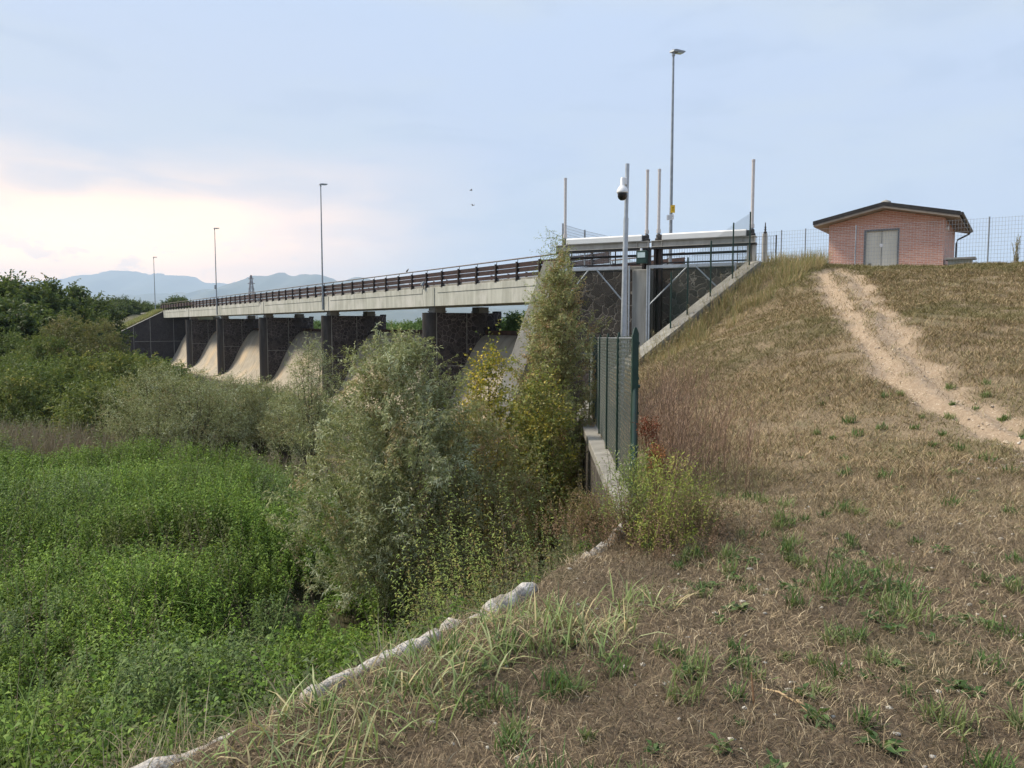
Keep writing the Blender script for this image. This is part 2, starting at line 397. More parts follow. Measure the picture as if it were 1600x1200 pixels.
# ------------------------------------------------------------------ terrain
GD = unit(V3(.895, -.446, 0)); GN = V3(-.446, -.895, 0)  # gate line to the right, its normal towards the channel
ctrl = np.array([
 (0,0,-1.6),(5,0,-1.6),(12,0,-1.5),(-3,0,-1.65),(0,-6,-1.6),(12,-6,-1.5),(-1.3,2.97,-1.74),(.45,5.4,-1.78),(1.6,8,-1.9),(2.0,11,-2.0),(2.3,15,-2.1),(2.5,20,-2.1),
 (3,3,-1.62),(4,5,-1.63),(6,8,-1.62),(4,10,-1.78),(3.4,13,-1.75),(9,6,-1.55),(14,6,-1.1),(18,8,-.6),(6.7,10,-1.5),(9.5,12,-1.0),
 (6.2,15,-.85),(4.5,16,-1.35),(8.3,20,.30),(13,20,.55),(18,20,.8),(5.8,20.5,-.30),(4.0,20,-1.1),(3.3,24,-1.5),(4.9,25.0,-1.15),(6.9,26.4,.30),(9.2,28.0,1.85),
 (10.5,25,1.3),(15,25,1.65),(9.4,29.8,2.35),(11,30.8,2.25),(12.9,31,2.10),(15,29.9,2.14),(18.5,28.4,2.22),(24,26,2.3),(30,20,1.6),(24,10,.3),
 (12,36,2.15),(16,33,2.12),(20,34,2.2),(30,34,2.3),(40,40,2.3),(4,36,2.4),(3,42,2.5),(12,50,2.5),(30,60,2.45),(60,60,2.4),(60,20,2.0),(40,0,0)], float)
def _tps():
    P = ctrl[:, :2]; n = len(P)
    r = np.linalg.norm(P[:, None] - P[None], axis=2)
    K = np.where(r > 0, r * r * np.log(r + 1e-9), 0) + np.eye(n) * .4
    A_ = np.zeros((n + 3, n + 3)); A_[:n, :n] = K; A_[:n, n] = 1; A_[:n, n + 1:] = P; A_[n, :n] = 1; A_[n + 1:, :n] = P.T
    b = np.zeros(n + 3); b[:n] = ctrl[:, 2]
    return np.linalg.solve(A_, b)
TW = _tps()
def tps(x, y):
    x = np.asarray(x, float); y = np.asarray(y, float); sh = x.shape; x = x.ravel(); y = y.ravel()
    out = np.empty(len(x))
    for i in range(0, len(x), 20000):
        X, Y = x[i:i + 20000], y[i:i + 20000]
        r2 = (X[:, None] - ctrl[None, :, 0]) ** 2 + (Y[:, None] - ctrl[None, :, 1]) ** 2
        out[i:i + 20000] = (.5 * r2 * np.log(r2 + 1e-12)) @ TW[:-3] + TW[-3] + TW[-2] * X + TW[-1] * Y
    return out.reshape(sh)
# path down the slope: two ruts
def hit(px, py):
    v = (600 - py) / F; dd = V3((px - 800) / F, cos(th) + v * sin(th), -sin(th) + v * cos(th)); t = np.linspace(1.5, 36, 1400); P = dd[None] * t[:, None]
    g = tps(P[:, 0], P[:, 1]); i = np.argmax(P[:, 2] < g); return P[i]
path = [hit(1303, 428), hit(1328, 465), hit(1368, 510), hit(1402, 560), hit(1455, 610), hit(1535, 655), hit(1625, 700), hit(1800, 760), hit(2100, 840)]
path = np.array([p[:2] for p in path]); print('PATH', path.round(1).tolist())
pw = [.85, .78, .70, .62, .56, .52, .48, .45, .45]
def seg_dist(x, y, poly, vals=None):
    x = np.asarray(x, float); y = np.asarray(y, float)
    best = np.full(x.shape, 1e9); val = np.zeros(x.shape); idx = np.zeros(x.shape, int); sgn = np.zeros(x.shape)
    for i in range(len(poly) - 1):
        a, b = np.array(poly[i][:2], float), np.array(poly[i + 1][:2], float); e = b - a; l2 = e @ e
        t = np.clip(((x - a[0]) * e[0] + (y - a[1]) * e[1]) / l2, 0, 1)
        ddx = x - a[0] - t * e[0]; ddy = y - a[1] - t * e[1]; dd = np.hypot(ddx, ddy)
        m = dd < best
        best = np.where(m, dd, best); idx = np.where(m, i, idx)
        sgn = np.where(m, np.sign(e[0] * ddy - e[1] * ddx), sgn)
        if vals is not None: val = np.where(m, vals[i] * (1 - t) + vals[i + 1] * t, val)
    return best, val, idx, sgn
EDGE = [(-7.0, -4.2), (-1.34, 2.97), (.36, 5.4), (1.33, 7.5), (1.45, 9.0), (1.98, 20), (3.1, 24.7), (4.4, 25.6), (8.95, 28.65), (10.0, 30.45),
        (3.1, 33.9), (2.2, 34.5), (3.1, 41.9), (9.7, 46.3), (120, 121)]
poly_r = EDGE + [(200, 121), (200, -60), (-7, -60)]
def inside(x, y, poly):
    x = np.asarray(x, float); y = np.asarray(y, float); c = np.zeros(x.shape, bool); n = len(poly)
    for i in range(n):
        x0, y0 = poly[i]; x1, y1 = poly[(i + 1) % n]
        if y0 == y1: continue
        m = ((y0 > y) != (y1 > y)) & (x < (x1 - x0) * (y - y0) / (y1 - y0) + x0)
        c ^= m
    return c
def path_mask(x, y):
    d0, wv, _, sg = seg_dist(x, y, path, pw)
    o = d0 * sg / np.maximum(wv, .1)
    o = o + (vn(x, y, .8, 3) - .5) * .5 + (vn(x, y, .25, 4) - .5) * .25
    full = sst(np.abs(o) + (vn(x, y, .4, 8) - .5) * .5, 1.3, .65)
    ridge = .4 * sst(np.abs(o + .05), .24, .10) * sst(y, 11.5, 14) * sst(vn(x, y, 1.6, 9), .35, .55)
    rut = np.clip(sst(np.abs(np.abs(o) - .6), .42, .1), 0, 1)
    return full * (1 - .8 * ridge), rut * full
def emb(x, y, raw=False):
    z = tps(x, y)
    z = z + (vn(x, y, 1.7, 1) - .5) * .10 + (vn(x, y, .45, 2) - .5) * .09 + (vn(x, y, .15, 5) - .5) * .02
    pm, rut = path_mask(x, y)
    z = z - rut * .10
    dd, _, ix, _ = seg_dist(x, y, EDGE)
    ins = inside(x, y, poly_r)
    k = np.where(ix >= 3, np.where(ix >= 7, 40.0, 9.0), 1.15)
    drop = np.where(ins, 0, dd * k)
    return np.maximum(z - drop, -7.6)
def floorz(x, y):
    x = np.asarray(x, float); y = np.asarray(y, float)
    s, q = sq(x, y); r = np.hypot(x, y)
    z = -5.0 - 1.9 * sst(q, -30, -6) + (vn(x, y, 6, 21) - .5) * .7 + (vn(x, y, 2.2, 22) - .5) * .35
    apron = sst(q, -5, -2.5) * sst(s, 25, 30)
    z = z * (1 - apron) + -7.6 * apron
    up = sst(q, 4.8, 6.0)
    z = z * (1 - up) + (-1.6 + (vn(x, y, 8, 23) - .5) * .6) * up
    # left bank beyond the far abutment
    bank = 2.45 - .50 * np.maximum(0, -q - .2) - .5 * np.maximum(0, q - 8)
    bank = np.maximum(bank, -5.2)
    z = np.where(s > S_END + 1.4, np.maximum(z * 0 + bank, np.minimum(z, -1)), z)
    far = sst(r, 260, 900)
    return z * (1 - far) + -3.0 * far
def emb_n(pts):
    return emb(pts[:, 0], pts[:, 1])
def gridmesh(name, xs, ys, zf, mat_, col=None, kind='structure'):
    X, Y = np.meshgrid(xs, ys, indexing='ij'); Z = zf(X, Y)
    Vv = np.stack([X, Y, Z], -1).reshape(-1, 3); nx, ny = X.shape
    i = np.arange(nx - 1)[:, None] * ny + np.arange(ny - 1)[None]
    fa = np.stack([i, i + ny, i + ny + 1, i + 1], -1).reshape(-1, 4)
    cc = col(X, Y).reshape(-1, 3) if col is not None else None
    o = npmesh(name, Vv, fa, mat_, None, cc, 'mask', smooth=True); o['kind'] = kind
    return o
def spaced(stops):
    out = []
    for (a, st), (b, _) in zip(stops, stops[1:]):
        out += list(np.arange(a, b, st))
    return np.array(out + [stops[-1][0]])
# embankment material: R = path gravel, G = straw/dry grass amount, B = dark litter
def ground_mat():
    m = bpy.data.materials.new('embankment_soil'); m.use_nodes = True; t = m.node_tree
    p = t.nodes['Principled BSDF']; p.inputs['Roughness'].default_value = .95; p.inputs['Specular IOR Level'].default_value = .1
    at = N(t, 'ShaderNodeAttribute', attribute_name='mask'); sc = N(t, 'ShaderNodeSeparateColor'); L(t, at.outputs['Color'], sc.inputs[0])
    tcn = N(t, 'ShaderNodeTexCoord')
    def ns(s, d=6, r=.6):
        q = N(t, 'ShaderNodeTexNoise'); q.inputs['Scale'].default_value = s; q.inputs['Detail'].default_value = d; q.inputs['Roughness'].default_value = r
        L(t, tcn.outputs['Object'], q.inputs['Vector']); return q.outputs[0]
    a, b, c = ns(.7), ns(6), ns(38, 8, .7)
    soil = mixc(t, maprange(t, c, .3, .7), (.075, .055, .038), (.215, .165, .115))
    dry = mixc(t, maprange(t, c, .3, .7), (.155, .115, .072), (.32, .25, .165))
    col = mixc(t, maprange(t, mth(t, 'ADD', sc.outputs[1], mth(t, 'MULTIPLY', mth(t, 'SUBTRACT', b, .5), .8)), .3, .7), soil, dry)
    green = mixc(t, maprange(t, c, .3, .7), (.075, .085, .035), (.15, .15, .07))
    col = mixc(t, mth(t, 'MULTIPLY', maprange(t, a, .5, .68), .45), col, green)
    vo = N(t, 'ShaderNodeTexVoronoi'); vo.inputs['Scale'].default_value = 16; L(t, tcn.outputs['Object'], vo.inputs['Vector'])
    grav = mixc(t, maprange(t, c, .3, .7), (.27, .20, .138), (.45, .35, .25))
    grav = mixc(t, maprange(t, vo.outputs['Distance'], .26, .12), grav, (.55, .46, .36))
    grav = mixc(t, maprange(t, b, .5, .75), grav, (.30, .22, .15))
    col = mixc(t, sc.outputs[0], col, grav)
    L(t, col, p.inputs['Base Color'])
    bp = N(t, 'ShaderNodeBump'); bp.inputs['Strength'].default_value = .9; bp.inputs['Distance'].default_value = .04
    L(t, mth(t, 'ADD', mth(t, 'MULTIPLY', c, .7), b), bp.inputs['Height']); L(t, bp.outputs[0], p.inputs['Normal'])
    return m
def straw_amt(x, y):
    near = sst(y, 4.8, 8.5)
    return np.clip(.22 + .62 * near + .3 * (vn(x, y, 1.5, 31) - .5) + .25 * sst(x, 3.5, 6) * (1 - near), 0, 1)
def embcol(X, Y):
    pm, _ = path_mask(X, Y)
    pm = np.maximum(pm, .75 * sst(vn(X, Y, 1.1, 40), .60, .78) * sst(X, 3.8, 6.5) * sst(Y, 5.5, 7.5) * sst(Y, 12, 9.5))
    pm = np.maximum(pm, .8 * sst(np.hypot(X - 13.2, (Y - 31.0) * 1.3), 3.0, 1.6))
    return np.stack([pm, straw_amt(X, Y), vn(X, Y, 3, 41)], -1)
gx_ = spaced([(-7.5, .5), (-3, .09), (6, .14), (16, .35), (30, 1.5), (60, 10), (200, 10)])
gy_ = spaced([(-20, 2), (0, .3), (2, .07), (7, .1), (14, .16), (35, .5), (60, 4), (125, 4)])
gridmesh('embankment', gx_, gy_, emb, ground_mat(), embcol)
FLOORM = mat('valley_soil', (.045, .05, .025), (.09, .085, .045), .8, bump=.3, c3=(.13, .11, .06))
fx = np.concatenate([-np.geomspace(9000, 70, 26), np.arange(-66, 40, 1.2), np.geomspace(42, 9000, 26)])
fy = np.concatenate([np.array([-400, -100, -40, -15]), np.arange(-5, 190, 1.2), np.geomspace(192, 12000, 30)])
gridmesh('ground', fx, fy, floorz, FLOORM)

# ------------------------------------------------------------------ mountains (real ridges, far off)
def mountain(name, pts, dist, depth, seed):
    """pts: silhouette (px,py) of the crest at the given distance"""
    px = np.array([p[0] for p in pts], float); py = np.array([p[1] for p in pts], float)
    xs = np.arange(px[0], px[-1], 5.0); cr = np.interp(xs, px, py) + 3.6 * np.array([mnoise.fractal(Vector((x / 26.0, seed, 0)), .7, 2.2, 5) for x in xs])
    J = 26; Vv = np.zeros((len(xs), J, 3))
    for j in range(J):
        tt = j / (J - 1) * 1.6 - 1.0                     # -1 front foot, 0 crest, .6 back
        Yd = dist + tt * depth
        for i, x in enumerate(xs):
            z0 = W(x, cr[i], dist)[2]
            az_ = X_at(x, dist)
            hh = (1 - abs(tt)) ** .85
            nz = mnoise.fractal(Vector((az_ / (dist * .05), tt * 3.2, seed)), .9, 2.1, 6)
            zz = z0 * (hh * (1 + .33 * nz * (1 - hh) * 2)) - 5
            if j == 0: zz = -40
            Vv[i, j] = (az_ + nz * dist * .006 * (1 if tt else 0), Yd, zz)
    nx = len(xs); i = np.arange(nx - 1)[:, None] * J + np.arange(J - 1)[None]
    fa = np.stack([i, i + J, i + J + 1, i + 1], -1).reshape(-1, 4)
    o = npmesh(name, Vv.reshape(-1, 3), fa, MOUNT, smooth=True); o['kind'] = 'structure'
mountain('mountains', [(-400, 470), (-200, 452), (-60, 446), (60, 440), (95, 434), (130, 431), (150, 428), (175, 422), (200, 420), (222, 422), (246, 427), (262, 425.5), (285, 431), (302, 433), (325, 440),
                       (352, 443), (400, 446), (470, 452), (600, 462), (800, 470), (1000, 470)], 15500, 3500, 1.5)
mountain('mountains', [(120, 482), (180, 462), (230, 457), (300, 456), (340, 450), (362, 441), (382, 435), (400, 429), (404, 431), (430, 426), (444, 424), (450, 426.5), (468, 428.5), (478, 427), (500, 425.5), (514, 430),
                       (532, 439), (545, 434), (556, 431), (572, 431.5), (590, 436), (640, 441), (720, 441), (800, 436), (900, 425), (960, 402), (1000, 404), (1100, 417), (1200, 424), (1400, 440), (1800, 460)], 10500, 2600, 7.1)
mountain('hills', [(90, 486), (150, 475), (230, 468), (330, 470), (440, 472), (560, 478), (700, 480), (830, 482), (1000, 478), (1300, 480)], 6500, 1500, 3.3)

# ------------------------------------------------------------------ bridge
br = empty('bridge', B(S505, 0, ZB), 'long pale concrete road bridge running on stone piers over the weir', 'bridge')
for i, (a, b) in enumerate([(S_NEAR, JO[1])] + list(zip(JO[1:-1], JO[2:]))):
    g = .05
    m = MB().obox(B(a + g, 0, ZB), d_ * (b - a - 2 * g), n_ * .42, UZ * (ZT - ZB))
    # projecting upper band with a groove line below it
    m.obox(B(a + (.6 if i else g), -.035, ZT - .40), d_ * (b - a - (.6 if i else g) - 1.7), n_ * .032, UZ * .40)
    m.obox(B(b - 1.25, -.05, ZB), d_ * (1.25 - g), n_ * .047, UZ * (ZT - ZB))
    o = m.build('edge_beam', CONC, br, bevel=.015)
MB().obox(B(S_NEAR - 5, .42, ZT - .30), d_ * (S_END - S_NEAR + 35), n_ * (QD - .84), UZ * .28).build('deck', CONCD, br)
MB().obox(B(S_NEAR, QD - .42, ZB + .1), d_ * (S_END - S_NEAR), n_ * .42, UZ * (ZT - ZB - .1)).build('edge_beam', CONC, br)
for q in (1.9, 3.4):
    MB().obox(B(S_NEAR, q, ZB + .12), d_ * (S_END - S_NEAR), n_ * .35, UZ * (ZT - ZB - .44)).build('girder', CONCD, br)
MB().obox(B(S_NEAR - 4, .12, ZT), d_ * (S_END - S_NEAR + 6), n_ * .5, UZ * .16).build('kerb', CONCD, br)
MB().obox(B(S_NEAR - 4, QD - .62, ZT), d_ * (S_END - S_NEAR + 6), n_ * .5, UZ * .20).build('kerb', CONCG, br)

# piers
def pier(s, label):
    r = empty('bridge_pier', B(s, 0, -7.1), label, 'pier', 'stone clad piers with dark round noses under the bridge')
    hw = .6
    MB().obox(B(s - hw, .35, -7.4), d_ * 2 * hw, n_ * 5.75, UZ * (ZP + 7.4)).build('stone_wall', STONEP, r)
    m = MB()
    pts = [(cos(t) * (hw + .02), -sin(t) * (hw + .02)) for t in np.linspace(0, pi, 13)] + [(-hw - .02, .10), (hw + .02, .10)]
    m.prism(pts, B(s, .34, -7.4), d_, n_, UZ * (ZP + 7.403))
    m.build('nose', NOSE, r, smooth=True)
    m = MB()
    m.obox(B(s - hw - .012, 3.0, -7.0), d_ * .014, n_ * .05, UZ * (ZP + 7.0))
    m.obox(B(s - hw - .012, .45, -3.0), d_ * .014, n_ * 3.9, UZ * .05)
    m.obox(B(s - hw - .014, .46, -7.0), d_ * .014, n_ * .06, UZ * (ZP + 7.0))
    m.build('mortar_joint', CONCG, r)
    for q in (.45, 4.15):
        MB().obox(B(s - .5, q, ZP), d_ * 1.0, n_ * .85, UZ * (ZB - ZP + .0)).obox(B(s - .56, q - .06, ZP + .05), d_ * 1.12, n_ * .97, UZ * .10).build('bearing_block', CONCD, r)
    MB().obox(B(s - .4, 5.9, ZP - .05), d_ * .8, n_ * .32, UZ * .0 + UZ * .2).build('steel_bracket', NOSE, r)
names = ['bridge pier with round dark nose nearest the intake, partly behind the big willow',
         'bridge pier second nearest the intake, below the tall bridge lamp',
         'bridge pier third from the intake with sandy chute on both sides',
         'bridge pier fourth from the intake, its whole nose showing down to the apron',
         'bridge pier farthest from the intake, beside the far stone abutment']
for k, s in enumerate(JO[1:-1]): pier(s, names[k])
# weir
weir = empty('weir', B(S505, 2, -7), 'sandy concrete spillway weir with curved chutes between the bridge piers', 'weir')
prof = [(6.6, -1.9), (6.2, -1.0), (5.6, -.62), (5.0, -.62), (4.6, -.74), (4.25, -.95), (3.9, -1.30), (3.5, -1.85), (3.1, -2.5), (2.7, -3.2), (2.3, -4.0), (1.95, -4.75), (1.6, -5.4), (1.2, -6.05), (.8, -6.5), (.35, -6.82), (-.2, -7.02), (-.9, -7.10), (-2.8, -7.13), (-2.8, -7.9), (6.6, -7.9)]
bays = [(S_NEAR - 2, JO[1])] + list(zip(JO[1:-1], JO[2:]))
for a, b in bays:
    m = MB(); m.prism(prof, B(a + .6, 0), n_, UZ, d_ * (b - a - 1.2)); m.build('chute', CHUTE, weir, smooth=True)
    g = MB().obox(B(a + .62, 4.62, -1.02), d_ * (b - a - 1.24), n_ * .10, UZ * .62)
    for s in np.arange(a + 2, b - 1, 2.4): g.obox(B(s, 4.56, -1.0), d_ * .08, n_ * .06, UZ * .6)
    g.build('crest_gate', RUSTG, weir)
MB().obox(B(S_NEAR - 2, -3.3, -7.9), d_ * (S_END - S_NEAR + 2), n_ * .5, UZ * 1.05).build('sill', mat('sill', (.10, .075, .06), (.16, .12, .09), 2, bump=.4), weir, bevel=.03)
# far abutment with wing wall
fa_ = empty('stone_abutment', B(S_END, 0, -5), 'dark stone abutment wall at the far left end of the bridge, its top sloping down', 'abutment')
MB().prism([(-14, -4.6), (-5.9, -.55), (-.1, 2.45), (0, ZT - .2), (0.0, ZB - .05), (QD, ZB - .05), (QD, -8), (-14, -8)], B(S_END + .1, 0), n_, UZ, d_ * 1.0).build('stone_wall', STONEF, fa_)
MB().prism([(-14, -4.58), (-5.9, -.53), (-.1, 2.47), (-.1, 2.53), (-5.9, -.46), (-14, -4.5)], B(S_END + .05, 0), n_, UZ, d_ * 1.1).build('coping', CONCG, fa_)
m = MB()
for q, zt in ((-5.2, -.3), (-2.4, 1.2), (1.6, ZB - .1)): m.obox(B(S_END + .085, q, -6.5), d_ * .02, n_ * .07, UZ * (zt + 6.5))
m.obox(B(S_END + .083, -5, -3.0), d_ * .02, n_ * 9, UZ * .06)
m.build('mortar_joint', CONCG, fa_)

# guard rails -------------------------------------------------------
def guardrail(q, sgn, label, group=None):
    root = empty('guardrail', B(S505, q, ZT), label, 'guardrail', group)
    zb = ZT
    s0, s1 = S_NEAR - 3.0, S_END + 3.5
    m = MB()
    wave = [(0, 0), (.05, .035), (0, .075), (0, .11), (.05, .15), (0, .19)]
    for z0, hh in ((.47, 1.0), (.765, 1.0)):
        pl = [(-.02 + a_ * -sgn * -1, z0 + b_) for a_, b_ in [(0, 0), (.06, .05), (.06, .09), (.015, .125), (.06, .175), (.06, .22), (0, .27), (-.02, .27), (-.02, 0)]]
        m.prism([(sgn * x_, z_) for x_, z_ in pl], B(s0, q, zb), n_, UZ, d_ * (s1 - s0))
    m.build('rail_beam', CORTEN, root)
    m = MB(); m.tube([B(s0, q, zb + 1.27), B(s1, q, zb + 1.27)], .042, 8); m.build('handrail', mat('handrail_wood', (.14, .11, .10), (.22, .19, .17), 4), root)
    pm = MB()
    pm.obox(-n_ * .15 * sgn - d_ * .055, d_ * .11, n_ * .12 * sgn, UZ * 1.09)
    pm.tube([-n_ * .04 * sgn + UZ * 1.0, V3(0, 0, 1.27)], .022, 6)
    pm.prism([(-.15, .005), (.22, .005), (.22, .03), (.02, .26), (-.15, .28)], d_ * -.05, n_ * sgn, UZ, d_ * .10)
    pm.obox(-d_ * .12 - n_ * .17 * sgn, d_ * .24, n_ * .36 * sgn, UZ * .025)
    pm.v = [tuple(np.array(v) + wloc(root)) for v in pm.v]
    p0 = pm.build('post', CORTEND, root)
    st = SPAN / 9; k = 0; s = JO[1] - 8 * st
    while s < s1:
        o = p0 if k == 0 else p0.copy()
        if k: C.objects.link(o); o.parent = root
        o.location = tuple(B(s, q, ZT) - wloc(root))
        s += st; k += 1
guardrail(.10, 1, 'brown steel guardrail with handrail along the near edge of the bridge')
guardrail(QD - .10, -1, 'brown steel guardrail along the far edge of the bridge deck')

# street lamps ------------------------------------------------------
def lamp(base, ztop, label, zfoot, rad=.075):
    r = empty('street_lamp', (base[0], base[1], zfoot), label, 'street lamp', 'tall grey street lamps along the bridge road')
    b = np.array([base[0], base[1], zfoot])
    hgt = ztop - zfoot
    MB().tube([b, b + UZ * 1.0, b + UZ * hgt], [rad * 1.15, rad * 1.1, rad * .62], 12).build('pole', GALVD, r, smooth=True)
    hd = MB()
    t0 = b + UZ * (hgt + .02); ax = unit(n_ * 1.0 + UZ * .12) ; ay = d_
    hd.tube([t0 - UZ * .15, t0 + UZ * .14], .075, 10)
    hd.prism([(-.12, 0), (-.1, .09), (.05, .12), (.62, .07), (.66, .03), (.60, 0)], t0 - ay * .15 + UZ * .02, unit(ax), UZ, ay * .30)
    hd.build('lamp_head', GALVD, r, bevel=.01)
    MB().cbox(t0 + ax * .38 + UZ * -.005, .36, .22, .03, ax, ay, UZ).build('lens', GLASS, r)
    return r
lamp(B(S505 - .1, -.14), 13.05, 'tall street lamp on the bridge edge over the second pier from the intake', ZB + .1)
lp2 = lamp(B(S505 + 2 * SPAN, -.14), 13.3, 'street lamp in the middle of the bridge with a small box on its pole', ZB + .1)
MB().cbox(B(S505 + 2 * SPAN, -.28, 5.3), .30, .22, .55, d_, n_).build('junction_box', GALVD, lp2, bevel=.02)
pf_ = W(242.5, 475, 151); lamp(pf_, 13.1, 'farthest street lamp, standing beyond the far end of the bridge', 2.2)
pl = W(1048, 362, 36.6); l4 = lamp(pl, 12.55, 'tallest looking street lamp behind the sluice gates carrying a yellow and a white sign', 2.4)
c0 = W(1050.5, 327, 36.4)
MB().cbox(c0 + V3(0, -.11, 0), .20, .012, .36).build('yellow_sign', YELLOW, l4)
mm = MB(); mm.cbox(c0 + V3(0, -.118, .06), .10, .004, .03); mm.cbox(c0 + V3(0, -.118, 0), .07, .004, .03); mm.cbox(c0 + V3(0, -.118, -.06), .10, .004, .02); mm.build('sign_lettering', mat('sign_ink', (.35, .18, .02)), l4)
c1 = W(1046.5, 340, 36.4)
MB().cbox(c1 + V3(0, -.11, 0), .34, .012, .24, (1, 0, .12)).build('white_sign', WPLAST, l4)
mm = MB()
for k, (ww, zz) in enumerate(((.22, .07), (.26, .02), (.18, -.03), (.24, -.08))):
    for j in range(5): mm.cbox(c1 + V3(-ww / 2 + (j + .5) * ww / 5, -.118, zz + (j - 2) * .005), ww / 5 * .6, .003, .02)
mm.build('sign_lettering', DARKM, l4)
# floodlights clamped to the bridge edge
for s, lb in ((JO[1] + .25, 'small floodlight tilted on the bridge edge above the nearest pier'), (JO[3] + .25, 'small floodlight on the bridge edge above the third pier')):
    c = B(s, -.15, ZT + .22)
    r = empty('floodlight', B(s, -.1, ZT), lb, 'floodlight', 'small floodlights on the bridge edge')
    ax = unit(-n_ * .8 + UZ * .6 + d_ * .3); ay = unit(np.cross(ax, UZ)); az_ = np.cross(ax, ay)
    MB().cbox(c + UZ * .1, .14, .42, .34, ax, ay, az_).build('housing', GALVD, r, bevel=.015)
    MB().cbox(c + UZ * .1 + ax * .075, .012, .34, .26, ax, ay, az_).build('lens', GLASS, r)
    MB().tube([B(s, -.08, ZT - .1), B(s, -.12, ZT + .2), c + UZ * .1], .03, 6).build('bracket', DARKM, r)
# birds --------------------------------------------------------------
def bird(loc, L_, label, flying, head=(1, 0, 0)):
    loc = np.array(loc); hx = unit(head); hy = np.cross(UZ, hx)
    r = empty('bird', loc, label, 'bird')
    if flying:
        m = MB(); m.lathe(loc - hx * L_ * .5, [(0, 0), (L_ * .07, L_ * .2), (L_ * .10, L_ * .45), (L_ * .09, L_ * .7), (L_ * .06, L_ * .85), (0, L_)], 8, hx)
        for sg in (-1, 1):
            a = loc + hy * sg * L_ * .08
            b_ = loc + hy * sg * L_ * .6 + UZ * L_ * .28; c_ = loc + hy * sg * L_ * 1.1 + UZ * L_ * .15 - hx * L_ * .2
            th_ = UZ * L_ * .03
            m.add([a + hx * .18 * L_, a - hx * .18 * L_, b_ - hx * .12 * L_, b_ + hx * .14 * L_, c_, a + hx * .18 * L_ + th_, a - hx * .18 * L_ + th_, b_ - hx * .12 * L_ + th_, b_ + hx * .14 * L_ + th_, c_ + th_],
                  [(0, 1, 2, 3), (3, 2, 4), (5, 8, 7, 6), (8, 9, 7), (0, 5, 6, 1), (1, 6, 7, 2), (2, 7, 9, 4), (4, 9, 8, 3), (3, 8, 5, 0)])
        m.build('body', BIRDM, r, smooth=True)
    else:
        up = unit(hx * .75 + UZ * .65)
        b0 = loc + UZ * L_ * .25
        m = MB(); m.lathe(b0 - up * L_ * .35, [(0, 0), (L_ * .05, .02), (L_ * .13, L_ * .2), (L_ * .17, L_ * .4), (L_ * .13, L_ * .6), (L_ * .08, L_ * .7), (L_ * .09, L_ * .78), (L_ * .07, L_ * .88), (0, L_ * .93)], 10, up)
        m.build('body', BIRDM, r, smooth=True)
        MB().lathe(b0 + up * L_ * .5, [(L_ * .025, 0), (0, L_ * .12)], 6, hx).build('beak', DARKM, r)
        m = MB()
        for sg in (-1, 1): m.tube([loc + hy * sg * .02, loc + hy * sg * .02 + UZ * L_ * .22], .006, 5)
        m.build('legs', DARKM, r)
ps = B((S505 + JO[1]) / 2 + .0, .10)
bs = W(635.5, 425, 10); uu = (635.5 - 800) / F
s_b = D * (n_[0] - uu * n_[1]) / (uu * d_[1] - d_[0]) * 1.0
bird(B(s_b, .10, ZT + 1.31), .42, 'small grey bird perched on the handrail of the bridge', False, unit(-d_ + n_ * .3))
bird(W(736, 297.5, 60), .28, 'upper of two tiny birds flying in the sky over the bridge', True, (1, .3, 0))
bird(W(739, 321, 60), .28, 'lower of two tiny birds flying in the sky over the bridge', True, (.8, -.5, .1))
# power pylon
pc = W(393, 460, 900); pr = empty('power_pylon', (pc[0], pc[1], -4), 'lattice power pylon standing far off behind the bridge', 'pylon')
zt_ = W(393, 430, 900)[2]
m = MB(); c = np.array([pc[0], pc[1], 0]); Hh = zt_ + 4
def pyw(z): t = (z + 4) / Hh; return 5.0 * (1 - t) + .8 if t < .72 else 2.0 - (t - .72) * 5
zs = np.linspace(-4, zt_, 11)
for i in range(10):
    a, b = zs[i], zs[i + 1]; wa, wb = max(pyw(a), .3), max(pyw(b), .3)
    cor = [(-1, -1), (1, -1), (1, 1), (-1, 1)]
    for k in range(4):
        p, q = np.array(cor[k]), np.array(cor[(k + 1) % 4])
        A0, A1 = c + V3(*(p * wa), a), c + V3(*(p * wb), b); B0, B1 = c + V3(*(q * wa), a), c + V3(*(q * wb), b)
        m.tube([A0, A1], .32, 4); m.tube([A0, B1], .2, 4); m.tube([B0, A1], .2, 4); m.tube([A1, B1], .2, 4)
m.build('lattice', mat('pylon_steel', (.16, .14, .15), (.24, .2, .2), 1), pr)
m = MB()
for zf, hw in ((.74, 3.6), (.84, 4.2), (.93, 3.0)):
    z = -4 + Hh * zf
    for sg in (-1, 1):
        m.tube([c + V3(sg * 1, 0, z), c + V3(sg * hw, 0, z + .2)], .3, 4); m.tube([c + V3(sg * 1, 0, z + 1.8), c + V3(sg * hw, 0, z + .2)], .2, 4)
m.build('cross_arm', pr.children[0].data.materials[0], pr)

# ------------------------------------------------------------------ intake with two sluice gates
GL = V3(2.20, 32.55, 0)                                   # left rod foot
def G(t, o=0, z=0): return GL + GD * t + GN * o + UZ * z   # t to the right, o towards the channel
GZ = 2.42                                                  # platform level
iw = empty('stone_wall', G(3.7, -.7, -5), 'irregular dark stone wall with pale joints below the sluice gates', 'wall')
MB().obox(G(-1.2, -1.0, -6.5), GD * 9.4, -GN * 1.2, UZ * (GZ + 6.35)).build('stone_face', STONEI, iw)
MB().obox(G(-1.2, -.98, GZ - .13), GD * 9.4, -GN * 1.4, UZ * .15).build('coping', CONCG, iw, bevel=.02)
cp = empty('concrete_pier', G(3.4, 0, -6), 'weathered concrete pier between the two sluice gates', 'pier')
MB().obox(G(3.10, .45, -6.5), GD * .60, -GN * 1.5, UZ * (GZ - .22 + 6.5)).build('shaft', CONCG, cp, bevel=.03)
